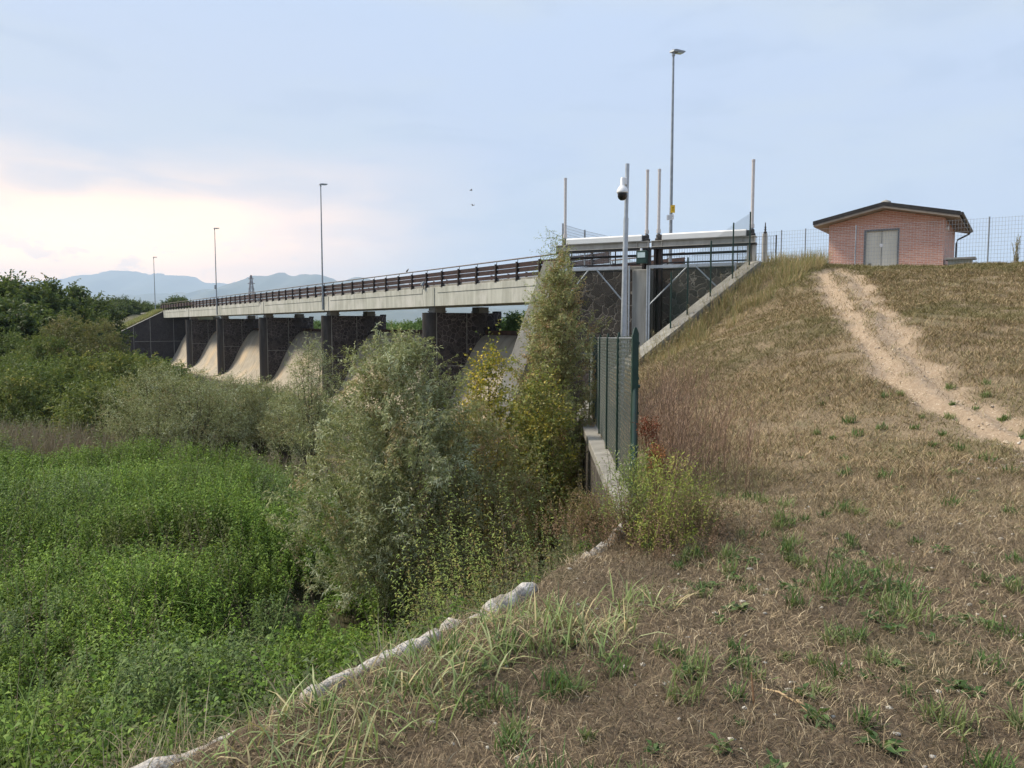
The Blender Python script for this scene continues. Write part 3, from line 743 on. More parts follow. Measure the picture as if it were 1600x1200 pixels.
for sgn, (ta, tb), lab, lab2 in ((0, (-.33, 3.68), 'left sluice gate hoist with white cover on a beige beam', 0), (1, (3.77, 7.76), 'right sluice gate hoist with white cover on a beige beam', 1)):
    z0 = W(884, 394, 32.0)[2] ; zb_, zw, zt2 = 3.07, 3.33, 3.58
    r = empty('sluice_gate', G((ta + tb) / 2, 0, GZ), lab, 'sluice gate', 'sluice gate hoists side by side at the intake')
    m = MB(); m.obox(G(ta, .12, zb_), GD * (tb - ta), -GN * .03, UZ * (zw - zb_))
    m.obox(G(ta, .20, zw - .03), GD * (tb - ta), -GN * .5, UZ * .03); m.obox(G(ta, .20, zb_ - .0), GD * (tb - ta), -GN * .5, UZ * .03)
    for tt in (ta + .02, ta + .42, tb - .5, tb - .04): m.obox(G(tt, .19, zb_ + .03), GD * .025, -GN * .075, UZ * (zw - zb_ - .06))
    m.build('beam', BEAMG, r, bevel=.006)
    MB().obox(G(ta, .16, zb_ - .07), GD * (tb - ta), -GN * .4, UZ * .06).build('lower_beam', DARKM, r)
    MB().prism([(.23, 0), (.23, .20), (.18, .25), (-.22, .25), (-.26, 0)], G((.16, 4.22)[sgn], 0, zw + .005), GN, UZ, GD * ((3.40, 7.42)[sgn] - (.16, 4.22)[sgn])).build('cover', WHITE, r, bevel=.01)
    for k, tt in enumerate(((.04, 3.55), (4.03, 7.60))[sgn]):
        gb = MB(); gb.lathe(G(tt, .02, zw), [(.14, 0), (.14, .08), (.10, .12), (.10, .22), (.06, .28)], 12)
        gb.obox(G(tt - .12 + (-.1 if k else .1), .15, zw + .02), GD * .2, -GN * .25, UZ * .2)
        gb.build('gearbox', DARKM, r, smooth=True, bevel=.008)
        top = {(0, 0): W(882.5, 279, 1), (0, 1): W(1010.5, 266, 1), (1, 0): W(1029, 265, 1), (1, 1): W(1176.5, 250, 1)}[(sgn, k)]
        yy = G(tt, .02)[1]; ztop = top[2] * yy
        MB().tube([G(tt, .02, zw + .3), G(tt, .02, ztop)], .058, 10).tube([G(tt, .02, ztop - .06), G(tt, .02, ztop + .02)], .066, 10).tube([G(tt, .02, zw + .3), G(tt, .02, zw + .45)], .085, 10).build('stem_tube', ALU, r, smooth=True)
        cl = MB(); cl.obox(G(tt - .16, .12, GZ - 3.0), GD * .10, -GN * .28, UZ * (zb_ - .06 - GZ + 3.0)); cl.obox(G(tt + .04, .12, GZ - 3.0), GD * .10, -GN * .28, UZ * (zb_ - .06 - GZ + 3.0)); cl.obox(G(tt - .055, .0, GZ - 3.0), GD * .09, -GN * .05, UZ * (zb_ - .06 - GZ + 3.0))
        cl.build('column', BEAMG if k ^ (1 - sgn) else CORTEND, r)
    # horizontal operating shaft / rail
    MB().tube([G(ta + .3, -.25, GZ + .38), G(tb - .2, -.25, GZ + .38)], .05, 8).tube([G(ta + .3, -.25, GZ + .05), G(tb - .2, -.25, GZ + .05)], .03, 8).build('rail', DARKM, r, smooth=True)
# wire mesh helpers
def diamond(o, ax, ay, wdt, hgt, cell=.06, r=.0016, sides=3):
    """chain link wires in plane (ax, ay), clipped to the rectangle"""
    segs = []
    n = int((wdt + hgt) / cell) + 1
    for k in range(n):
        c_ = k * cell
        # x + y = c ; x - y = c - hgt
        x0, y0 = (c_, 0.0) if c_ <= wdt else (wdt, c_ - wdt); x1, y1 = (0.0, c_) if c_ <= hgt else (c_ - hgt, hgt)
        if x0 > x1: segs.append(((x0, y0), (x1, y1)))
        x0, y0 = (c_ - hgt, 0.0) if c_ >= hgt else (0.0, hgt - c_); x1, y1 = (c_, hgt) if c_ <= wdt else (wdt, hgt - (c_ - wdt))
        if x1 > x0: segs.append(((x0, y0), (x1, y1)))
    a = np.array(segs); P = o + a[:, :, :1] * ax + a[:, :, 1:] * ay
    K = 2
    return tubes(P, np.full((len(P), K), r), sides)
def rectmesh(segs, r, sides=3):
    P = np.array(segs); return tubes(P, np.full(P.shape[:2], r), sides)
# chain link screens in galvanised frames
for t0_, t1_, lab, zb2 in ((-.02, 2.93, 'left galvanised mesh screen with diagonal braces below the gate', -1.2), (3.80, 7.15, 'right galvanised mesh screen with diagonal braces below the gate', -1.2)):
    r = empty('mesh_screen', G((t0_ + t1_) / 2, .5, zb2), lab, 'mesh screen', 'framed mesh screens closing the intake bays')
    zt3 = GZ - .08; o_ = .55; m = MB(); b_ = .06
    m.obox(G(t0_, o_, zt3 - .12), GD * (t1_ - t0_), -GN * b_, UZ * .12)
    for tt in (t0_, t1_ - b_): m.obox(G(tt, o_, zb2), GD * b_, -GN * b_, UZ * (zt3 - .12 - zb2))
    m.obox(G(t0_ + b_, o_, zb2), GD * (t1_ - t0_ - 2 * b_), -GN * b_, UZ * b_)
    m.build('frame', GALV, r)
    tm = (t0_ + t1_) / 2; m = MB()
    m.tube([G(tm - .18, o_ - .03, zt3 - .12), G(t0_ + .03, o_ - .03, zt3 - 1.55)], .032, 6)
    m.tube([G(tm + .18, o_ - .03, zt3 - .12), G(t1_ - .03, o_ - .03, zt3 - 1.55)], .032, 6)
    m.build('brace', GALV, r)
    Vv, fa = diamond(G(t0_ + b_, o_ + .01, zb2), GD, UZ, t1_ - t0_ - 2 * b_, zt3 - .12 - zb2, .085, .0022)
    npmesh('mesh', Vv, fa, GREENM, r)
    MB().tube([G(t1_ + .07 if t0_ < 0 else t0_ - .06, o_ - .03, zb2 - .5), G(t1_ + .07 if t0_ < 0 else t0_ - .06, o_ - .03, zt3)], .035, 8).build('post', GALV, r)
# floodlight box on the central pier
fb = empty('floodlight', G(3.72, .45, GZ - .1), 'green floodlight box with pale glass on the pier between the gates', 'floodlight')
cc_ = W(1003.5, 402, 30.2); fy_ = unit(GN)
MB().cbox(cc_, .42, .26, .50, GD, GN, UZ).build('housing', GREENB, fb, bevel=.02)
MB().cbox(cc_ + GN * .135 + UZ * .08, .30, .012, .20, GD, GN, UZ).build('glass', GLASS, fb)
MB().tube([W(1002, 413, 30.2), W(1002, 388, 30.25)], .045, 8).build('bracket', WPLAST, fb)

# wing walls
def slopewall(name, label, a, b, th_, ztb, m_, e=None, cap=None):
    """wall from a to b (xyz tops), thickness vector th_, bottom ztb"""
    a, b, th_ = map(np.asarray, (a, b, th_))
    r = empty(name, (a[0], a[1], ztb), label, 'wall')
    ab = b - a
    def quadwall(zoff, h, thk, off=0 * th_):
        vs = []
        for p in (a, b):
            for q in (off, off + thk):
                vs += [p + q + UZ * zoff, np.array([*(p + q)[:2], ztb if h is None else (p + q)[2] + zoff - h])]
        fs = [(0, 1, 3, 2), (4, 6, 7, 5), (0, 2, 6, 4), (1, 5, 7, 3), (0, 4, 5, 1), (2, 3, 7, 6)]
        return MB().add(vs, fs)
    quadwall(-.05, None, th_).build('wall_body', m_, r)
    u_ = unit(th_)
    quadwall(0.0, .16, th_ + u_ * .08, -u_ * .04).build('coping', cap or CONCD, r, bevel=.015)
    return r
slopewall('wing_wall', 'sloping concrete wing wall rising beside the right sluice gate, green fence on top', (8.75, 28.85, 2.35), (3.0, 25.0, -1.65), (.33, -.48, 0), -6, CONCD)
slopewall('wing_wall', 'steep sloping concrete wall between the last spillway bay and the intake', W(851, 408, 32.9), (-1.75, 25.6, -6.0), (.62, -.28, 0), -7.5, CONCW, cap=CONCW)
# abutment mass behind (near end of the bridge)
ab = empty('stone_abutment', B(S_NEAR, 0, -6), 'stone abutment under the near end of the bridge, behind the leafy shrubs', 'abutment')
MB().obox(B(S_NEAR - 6, -.2, -7.6), d_ * 6.3, n_ * 6.6, UZ * (ZB - .03 + 7.6)).build('stone_wall', STONEP, ab)
MB().prism([(1.7, 33.6), (2.7, 33.5), (4.2, 41.5), (3.0, 41.9)], (0, 0, -7.5), (1, 0, 0), (0, 1, 0), UZ * 9.9).build('side_wall', CONCD, ab)
# channel wall under the green fence: top drops away from the camera
WA, WB = V3(1.18, 7.6, -2.02), V3(1.74, 20.0, -2.30)
slopewall('retaining_wall', 'low retaining wall with pale concrete top carrying the green fence', WA, WB, (.40, -.014, 0), -6.3, STONEW)
slopewall('retaining_wall', 'end section of retaining wall turning towards the intake behind the green fence', WB + V3(0, .02, 0), V3(3.0, 25.2, -1.7), (.38, -.09, 0), -6.3, STONEW)
MB().obox(V3(.9, 20.2, -6), V3(1.0, 0, 0), V3(.1, .5, 0), UZ * 3.75)
# pale coping of the drop along the foreground
kp = [(-2.3, 1.65), (-1.34, 2.97), (-.5, 4.12), (.36, 5.4), (.90, 6.45), (1.22, 7.35)]
kx, ky = np.array(kp).T; tt = np.linspace(0, len(kp) - 1, 150); KX, KY = np.interp(tt, range(len(kp)), kx), np.interp(tt, range(len(kp)), ky)
KX = KX + .012 * (vn(KX * 3, KY * 3, 1, 51) - .5); Vk = []; nS = 9
tg = nrm(np.stack([np.gradient(KX), np.gradient(KY)], -1))
for i in range(150):
    sx, sy = -tg[i, 1], tg[i, 0]
    z0 = float(tps(KX[i:i + 1], KY[i:i + 1])[0]) + .02 + .035 * float(sst(i, 75, 110))
    for k in range(nS):
        a = pi * k / (nS - 1); rr = .062 * (1 + .30 * (vn(i * .8, k * 1.3, 1, 52) - .5) + .2 * (vn(i * .12, 0, 1, 53) - .5)) * (1 - .35 * (i % 21 == 0))
        hk = .085 + .035 * (vn(i * .8, k * 1.3, 1, 54) - .5) - .03 * float(sst(vn(i * .13, 0, 1, 57), .52, .68)) - .04 * (i % 21 == 0)
        Vk.append((KX[i] + sx * rr * cos(a) * 1.0, KY[i] + sy * rr * cos(a), z0 - .1 + (hk * 1.5) * sin(a) ** .6 - (.15 if k in (0, nS - 1) else 0)))
i = np.arange(149)[:, None] * nS + np.arange(nS - 1)[None]
kb = npmesh('kerb', np.array(Vk), np.stack([i, i + nS, i + nS + 1, i + 1], -1).reshape(-1, 4), KERBM, smooth=True)
tag(kb, 'worn pale concrete kerb edging the drop beside the foreground grass', 'kerb')

# ------------------------------------------------------------------ fences
# green fence on the retaining wall
gf = empty('wire_fence', (1.66, 14, -2.1), 'dark green wire mesh fence standing on the low retaining wall', 'fence')
def fl(t): # t in metres from near end
    p = WA + (WB - WA) * ((t + 1.15) / 12.4); return V3(p[0] + .17 + .011 * t, p[1], p[2])
posts = [.0, 2.25, 4.5, 6.75, 9.0, 11.2]
ztops = [-.045, -.12, -.16, -.20, -.22, -.25]
p1 = fl(0)
for k, t in enumerate(posts):
    b_ = fl(t); zt_p = ztops[k]; h = zt_p - b_[2]
    pp = MB(); w2 = .027 if k else .036
    pp.prism([(-w2, 0), (w2, 0), (w2, h - .05), (w2 * .3, h + .02), (-w2 * .3, h + .02), (-w2, h - .08)], b_ + V3(0, -w2, 0), V3(1, 0, 0), UZ, V3(0, 2 * w2, 0))
    for j in range(5): pp.cbox(b_ + V3(w2 + .006, 0, h * (.12 + .2 * j)), .014, .03, .03)
    pp.build('post', GREENM, gf)
MB().tube([fl(.15) + V3(.0, -.02, .05), fl(-.05) + V3(-.06, -.25, .0)], .03, 8)
MB().tube([fl(0) + UZ * 1.35, fl(0) + V3(-.10, -.62, .02)], .026, 8).tube([fl(0) + V3(.02, 0, 1.35), fl(0) + V3(.06, 0, 1.35)], .02, 8).build('strut', GREENM, gf)
segs = []
a0, a1 = fl(0), fl(11.2)
for k in range(0):
    f = k / 32; segs.append((a0 + UZ * (.04 + f * 1.86), a1 + UZ * (.04 + f * (1.93))))
fxv = np.arange(0, 11.2, .45)
for t in fxv:
    a = fl(t) ; segs.append((a + UZ * .04, a + UZ * 1.93))
Vv, fa = rectmesh(segs, .0020); npmesh('wire_mesh', Vv, fa, GREENM, gf)
dv = unit(a1 - a0); Vv, fa = diamond(a0 + UZ * .03, dv, UZ, 11.2, 1.9, .11, .0030); npmesh('wire_mesh', Vv, fa, GREENM, gf)
MB().tube([a0 + UZ * 1.90, a1 + UZ * 1.97], .006, 6).build('top_wire', GALV, gf)
# fence on the sloping wing wall
sf = empty('wire_fence', (6.5, 27.2, .8), 'thin dark green fence stepping up the sloping wing wall by the right gate', 'fence')
wa, wb = V3(8.75, 28.85, 2.35) + V3(.18, -.25, 0), V3(3.0, 25.0, -1.65) + V3(.18, -.25, 0)
fp = [(1167.5, 331), (1142, 348), (1108, 376), (1072.5, 402), (1047, 425)]
tops = []
for k, (px, py) in enumerate(fp):
    # find t on the wall line whose image column is px
    uu = (px - 800) / F; t = (uu * wa[1] - wa[0]) / ((wb - wa)[0] - uu * (wb - wa)[1]); t = max(t, 0.0)
    b_ = wa + (wb - wa) * t; zt_p = W(px, py, b_[1])[2]; tp = np.array([b_[0], b_[1], zt_p]); tops.append((b_, tp))
    MB().tube([b_ - UZ * .05, tp], .028, 8).build('post', GREENM, sf)
segs = []
for (b0, t0q), (b1, t1q) in zip(tops, tops[1:]):
    for f in np.linspace(.03, .97, 30): segs.append((b0 + (t0q - b0) * f, b1 + (t1q - b1) * f))
    for f in np.linspace(0, 1, 24): a = b0 + (b1 - b0) * f; b = t0q + (t1q - t0q) * f; segs.append((a, a + (b - a) * .97))
Vv, fa = rectmesh(segs, .0028); npmesh('wire_mesh', Vv, fa, GREENM, sf)
# rectangular mesh fence along the crest in front of the hut
def rect_fence(label, pts, hgt, cellx, celly, r, post_r, pm, wm, postx=None, group=None):
    pts = [np.array(p, float) for p in pts]
    root = empty('mesh_fence', pts[0], label, 'fence', group); segs = []
    for a, b in zip(pts, pts[1:]):
        n = max(1, int(np.linalg.norm(b - a) / cellx))
        for k in range(int(hgt / celly) + 1): z = UZ * min(k * celly + .04, hgt); segs.append((a + z, b + z))
        for k in range(n + 1): c_ = a + (b - a) * k / n; segs.append((c_ + UZ * .02, c_ + UZ * hgt))
    Vv, fa = rectmesh(segs, r); npmesh('mesh_panel', Vv, fa, wm, root)
    for p in pts: MB().tube([p - UZ * .1, p + UZ * (hgt + .03)], post_r, 8).build('post', pm, root)
    return root
FD = unit(V3(.84, -.54, 0)); f0 = V3(10.15, 34.9, 2.38)
rect_fence('grey rectangular mesh fence along the crest in front of the brick hut', [f0 + FD * t for t in (0, 1.9, 2.9, 4.9, 9.6, 12.2, 14.8)] , 1.72, .10, .15, .0045, .028, GALVD, GALVD)
rect_fence('short run of grey mesh fence rising behind the left sluice gate', [V3(2.15, 32.9, 2.4), V3(3.25, 34.7, 2.35), V3(4.65, 36.6, 2.3)], 1.86, .09, .12, .006, .035, GALVD, GALVD)
rect_fence('mesh railing on the platform behind the two sluice gates', [G(-.2, -1.3, GZ), G(1.8, -1.3, GZ), G(3.8, -1.3, GZ), G(5.8, -1.3, GZ), G(8.3, -1.3, GZ)], 1.02, .10, .34, .006, .03, DARKM, DARKM)
cpst = empty('fence_post', W(1196, 410, 32.5), 'beige double post with a small insulator on top beside the right gate', 'post')
bb = W(1195, 410, 32.5)
MB().obox(V3(bb[0] - .10, bb[1], 2.2), V3(.085, 0, 0), V3(0, .09, 0), UZ * 1.63).obox(V3(bb[0] + .0, bb[1], 2.2), V3(.085, 0, 0), V3(0, .09, 0), UZ * 1.63).build('shaft', BEAMG, cpst)
MB().lathe(V3(bb[0], bb[1] + .04, 3.83), [(.06, 0), (.08, .05), (.03, .1), (.05, .16), (.03, .2), (.045, .26), (.025, .3), (.02, .45)], 10).build('insulator', DARKM, cpst, smooth=True)

# ------------------------------------------------------------------ camera pole
cb = V3(X_at(971.5, 18.0), 18.0, -2.15); cz = W(977, 256, 18.0)
po = empty('camera_pole', cb, 'round galvanised steel pole carrying the surveillance camera behind the green fence', 'pole')
ct = V3(X_at(977, 18.0), 18.0, cz[2])
MB().tube([cb, cb + (ct - cb) * .79], .059, 14).build('shaft', GALV, po, smooth=True)
MB().tube([cb + (ct - cb) * .785, ct], .047, 14).build('upper_shaft', GALV, po, smooth=True)
sc_ = empty('surveillance_camera', W(973, 296, 17.9), 'white dome surveillance camera with black globe fixed to the steel pole', 'camera')
k0 = W(972.5, 299.5, 17.80)
MB().lathe(k0, [(.125, -.03), (.132, -.02), (.132, .0), (.120, .045), (.095, .09), (.068, .12), (.048, .15), (.045, .29), (.03, .32)], 20).build('housing', WPLAST, sc_, smooth=True)
MB().lathe(k0, [(0.0, -.20), (.05, -.19), (.09, -.155), (.108, -.11), (.112, -.02), (.02, -.015)], 20).build('globe', BLACKP, sc_, smooth=True)
MB().cbox(k0 + V3(.055, .10, .25), .10, .16, .16).cbox(k0 + V3(.01, .04, .28), .06, .14, .07).build('bracket', WPLAST, sc_, bevel=.01)

# ------------------------------------------------------------------ brick hut
def brickmat():
    m = bpy.data.materials.new('red_brick'); m.use_nodes = True; t = m.node_tree
    p = t.nodes['Principled BSDF']; p.inputs['Roughness'].default_value = .9
    uv = N(t, 'ShaderNodeUVMap', uv_map='UVMap')
    bk = N(t, 'ShaderNodeTexBrick'); L(t, uv.outputs[0], bk.inputs[0]); bk.inputs['Scale'].default_value = 1
    bk.inputs['Brick Width'].default_value = .30; bk.inputs['Row Height'].default_value = .082; bk.inputs['Mortar Size'].default_value = .010
    bk.inputs['Color1'].default_value = (.50, .225, .165, 1); bk.inputs['Color2'].default_value = (.62, .33, .25, 1); bk.inputs['Mortar'].default_value = (.66, .54, .47, 1)
    bk.inputs['Bias'].default_value = -.1
    no = N(t, 'ShaderNodeTexNoise'); no.inputs['Scale'].default_value = 1.4; no.inputs['Detail'].default_value = 8; L(t, uv.outputs[0], no.inputs['Vector'])
    c = mixc(t, mth(t, 'MULTIPLY', maprange(t, no.outputs[0], .45, .7), .25), bk.outputs['Color'], (.50, .36, .30))
    L(t, c, p.inputs['Base Color'])
    bp = N(t, 'ShaderNodeBump'); bp.inputs['Strength'].default_value = .5; bp.inputs['Distance'].default_value = .01; bp.invert = True
    L(t, bk.outputs['Fac'], bp.inputs['Height']); L(t, bp.outputs[0], p.inputs['Normal'])
    return m
HA = unit(V3(.833, -.553, 0)); HB = unit(V3(.553, .833, 0)) # along the front, into depth
HC = W(1270, 349, 38.0); HC = V3(HC[0], HC[1], 0)            # roof front-left corner
RW, RD, EZ, RZ, OV = 6.25, 7.6, 4.88, 5.56, .62
def Hh_(a, b, z): return HC + HA * a + HB * b + UZ * z
hut = empty('brick_hut', Hh_(RW / 2, 3, 2.4), 'small red brick hut with dark gable roof and grey double door on the crest', 'hut')
wx0, wx1, wy0, wy1 = .62, RW - .66, .75, RD - .5
zf_ = 2.2
ridge_a = RW * .5
def roofz(a): return EZ + (RZ - EZ) * (1 - abs(a - ridge_a) / ridge_a)
me = bpy.data.meshes.new('wall'); vs = []; fs = []; uvs = []
def wquad(pts, uv):
    b_ = len(vs); vs.extend([tuple(p - wloc(hut)) for p in pts]); fs.append(tuple(range(b_, b_ + len(pts)))); uvs.extend(uv)
zc = lambda a: roofz(a) - .12
DX0, DX1, DZ = 2.22, 3.74, 4.55
fpol = [(wx0, zf_), (DX0, zf_), (DX0, DZ), (DX1, DZ), (DX1, zf_), (wx1, zf_), (wx1, zc(wx1)), (ridge_a, zc(ridge_a)), (wx0, zc(wx0))]
wquad([Hh_(a, wy0, z) for a, z in fpol], fpol)
for (a0_, b0_), (a1_, b1_) in (((wx1, wy0), (wx1, wy1)), ((wx1, wy1), (wx0, wy1)), ((wx0, wy1), (wx0, wy0))):
    ln = abs(a1_ - a0_) + abs(b1_ - b0_); zt_ = zc(a0_) if a0_ == a1_ else zc(wx0)
    wquad([Hh_(a0_, b0_, zf_), Hh_(a1_, b1_, zf_), Hh_(a1_, b1_, zt_), Hh_(a0_, b0_, zt_)], [(7, zf_), (7 + ln, zf_), (7 + ln, zt_), (7, zt_)])
for a, b in ((DX0, DX0), (DX1, DX1)): wquad([Hh_(a, wy0, zf_), Hh_(a, wy0 + .25, zf_), Hh_(a, wy0 + .25, DZ), Hh_(a, wy0, DZ)], [(0, zf_), (.25, zf_), (.25, DZ), (0, DZ)])
me.from_pydata(vs, [], fs); ul = me.uv_layers.new(name='UVMap')
for i, u in enumerate(uvs): ul.data[i].uv = u
link('wall', me, brickmat(), hut)
rf = MB()
rf.prism([(0, EZ), (ridge_a, RZ), (RW, EZ), (RW, EZ + .17), (ridge_a, RZ + .17), (0, EZ + .17)], Hh_(0, 0, 0), HA, UZ, HB * RD)
roof = rf.build('roof', ROOFM, hut)
sfm = MB(); sfm.prism([(.03, EZ - .10), (ridge_a, RZ - .10), (RW - .03, EZ - .10), (RW - .03, EZ - .003), (ridge_a, RZ - .003), (.03, EZ - .003)], Hh_(0, .02, 0), HA, UZ, HB * (RD - .04)); sfm.build('soffit', SOFFIT, roof)
vt = MB(); vt.lathe(Hh_(ridge_a - .1, 1.4, RZ + .12), [(.14, 0), (.14, .16), (.24, .18), (.2, .26), (.05, .32)], 12); vt.build('vent', CONCG, roof, smooth=True)
gt = MB(); gt.tube([Hh_(RW + .06, -.02, EZ + .06), Hh_(RW + .06, RD, EZ + .04)], .075, 8); gt.build('gutter', DARKM, roof, smooth=True)
dp = MB(); dp.tube([Hh_(RW + .04, RD - .3, EZ), Hh_(RW - .05, RD - .3, EZ - .14), Hh_(wx1 + .12, RD - .5, EZ - .42), Hh_(wx1 + .08, RD - .55, EZ - .6), Hh_(wx1 + .08, RD - .55, 2.3)], .045, 8); dp.build('downpipe', DARKM, hut, smooth=True)
door = MB().obox(Hh_(DX0 + .07, wy0 + .10, zf_), HA * (DX1 - DX0 - .14), HB * .05, UZ * (DZ - zf_ - .07)).build('door', DOORM, hut)
fr = MB().obox(Hh_(DX0, wy0 - .02, zf_), HA * .07, HB * .2, UZ * (DZ - zf_)).obox(Hh_(DX1 - .07, wy0 - .02, zf_), HA * .07, HB * .2, UZ * (DZ - zf_)).obox(Hh_(DX0 + .07, wy0 - .02, DZ - .07), HA * (DX1 - DX0 - .14), HB * .2, UZ * .07)
fr.build('frame', FRAMEM, door)
dm = (DX0 + DX1) / 2
MB().obox(Hh_(dm - .012, wy0 + .088, zf_), HA * .024, HB * .012, UZ * (DZ - zf_ - .07)).build('door_seam', FRAMEM, door)
MB().lathe(Hh_(dm - .01, wy0 + .09, 3.80), [(.085, 0), (.085, .012), (.03, .015)], 14, -HB).build('emblem', WPLAST, door)
MB().obox(Hh_(dm - .55, wy0 + .03, 2.92), HA * .13, HB * .06, UZ * .03).build('handle', DARKM, door)
MB().lathe(Hh_(wx1 + .001, wy0 + 1.2, 4.55), [(.13, 0), (.13, .05), (.08, .09), (.02, .1)], 14, HA).build('wall_lamp', WPLAST, hut, smooth=True)
cbn = empty('utility_cabinet', Hh_(wx1 + .7, wy0 + .6, 2.4), 'low grey cabinet with a flat lid standing beside the brick hut', 'cabinet')
MB().obox(Hh_(wx1 + .18, wy0 + .1, 2.3), HA * .95, HB * .7, UZ * .68).build('body', mat('cabinet_grey', (.20, .22, .18), (.26, .27, .22), 3), cbn, bevel=.01)
MB().obox(Hh_(wx1 + .06, wy0 - .02, 2.985), HA * 1.22, HB * .94, UZ * .09).build('lid', CONCG, cbn, bevel=.02)

exec_marker = None
# ------------------------------------------------------------------ vegetation builders
def merge(parts):
    Vs, Fs, Cs, o = [], [], [], 0
    for v, f, c in parts:
        Vs.append(v); Fs.append(f + o); o += len(v)
        Cs.append(np.broadcast_to(c, (len(v), 3)) if np.ndim(c) == 1 else c)
    return np.concatenate(Vs), np.concatenate(Fs), np.concatenate(Cs)
def q2m(Q, col):
    n = len(Q); return Q.reshape(-1, 3), np.arange(n * 4).reshape(n, 4), np.repeat(col, 4, 0)
def shrub(name, label, cat, base, H, prof, ncl, cols, wts, leaf=(.06, .013), lpc=90, clr=.28, nst=14, group=None, lean=(0, 0), srad=.018, up=.8, seed=0, shell=.42, stemcol=(.075, .06, .045), curl=.25, twigs=6, jit=.16, lob=.25, hmin=.12, stemsplay=.55):
    global rng
    rng = np.random.default_rng(seed + 100)
    base = np.array(base, float); root = empty(name, base, label, cat, group)
    hp = np.array([p[0] for p in prof]); rp = np.array([p[1] for p in prof])
    # sample heights weighted by radius
    hs = rng.uniform(hmin, 1, ncl * 6); rr = np.interp(hs, hp, rp); keep = rng.uniform(0, rp.max(), len(hs)) < rr; hs = hs[keep][:ncl]; n = len(hs)
    rr = np.interp(hs, hp, rp); tht = rng.uniform(0, 2 * pi, n); ph = rng.uniform(0, 6, 3)
    lobe = 1 + lob * (np.sin(3 * tht + ph[0] + 5 * hs) * .6 + np.sin(5 * tht + ph[1] - 9 * hs) * .4) + .12 * rng.normal(size=n)
    rad = rr * rng.uniform(0, 1, n) ** shell * lobe
    cen = base + np.stack([rad * np.cos(tht) + lean[0] * hs, rad * np.sin(tht) + lean[1] * hs, hs * H * (1 + .03 * rng.normal(size=n))], -1)
    out = np.stack([np.cos(tht), np.sin(tht), np.zeros(n)], -1)
    m = twigs
    tw = nrm(out[:, None] * .55 + UZ * up + .65 * rng.normal(size=(n, m, 3)))
    tl = clr * rng.uniform(.6, 1.3, (n, m, 1))
    st = cen[:, None] - tw * tl * .45 + .35 * clr * rng.normal(size=(n, m, 3))
    k = max(2, lpc // m)
    t = (np.arange(k)[None, None] + rng.uniform(0, 1, (n, m, k))) / k
    P = st[:, :, None] + tw[:, :, None] * (tl[:, :, None] * t[..., None]); P = P.reshape(-1, 3)
    Dr = (tw[:, :, None] * 1.0 + .55 * rng.normal(size=(n, m, k, 3)) + V3(0, 0, -curl * .8)).reshape(-1, 3)
    ln = leaf[0] * rng.uniform(.6, 1.3, len(P)); wd = leaf[1] * rng.uniform(.7, 1.25, len(P))
    NB = nrm(out * .8 + UZ * .9 + .35 * rng.normal(size=out.shape)); NB = np.repeat(NB, m * k, 0)
    Q = leafquads(P, Dr, ln, wd, curl=curl, nb=NB)
    cl = pick(cols, wts, n, .20); lf = pick(cols, wts, len(P), jit)
    cc = np.repeat(cl, m * k, 0) * .5 + lf * .5
    v, f, c = q2m(Q, cc)
    npmesh('crown', v, f, LEAF, root, c)
    # stems: from the foot into the crown, plus twigs
    sel = rng.choice(n, min(nst, n), replace=False); e = cen[sel] ; K = 6; tt = np.linspace(0, 1, K)[None, :, None]
    b0 = base + np.stack([rng.normal(size=len(sel)), rng.normal(size=len(sel)), np.zeros(len(sel))], -1) * rp.max() * .10
    midp = b0 * .5 + e * .5; midp[:, :2] = b0[:, :2] * stemsplay + e[:, :2] * (1 - stemsplay)
    Pst = b0[:, None] * (1 - tt) ** 2 + 2 * midp[:, None] * tt * (1 - tt) + e[:, None] * tt ** 2
    Pst = Pst + .02 * H / 4 * rng.normal(size=Pst.shape) * (tt > 0) * (tt < 1)
    rd = srad * rng.uniform(.6, 1.2, (len(sel), 1)) * np.linspace(1, .25, K)[None]
    v1, f1 = tubes(Pst, rd, 5)
    ns = min(n * 2, 1600); i1 = rng.integers(0, n, ns); i2 = rng.integers(0, m, ns)
    a = st[i1, i2] - tw[i1, i2] * .25 * clr; b = a + tw[i1, i2] * tl[i1, i2] * 1.15
    v2, f2 = tubes(np.stack([a, (a + b) / 2, b], 1), np.repeat(np.array([[1, .8, .4]]) * srad * .18, ns, 0), 3)
    vv, ff, c2 = merge([(v1, f1, np.array(stemcol)), (v2, f2, np.array(stemcol) * 1.2)])
    npmesh('stems', vv, ff, DRYM, root, c2)
    return root
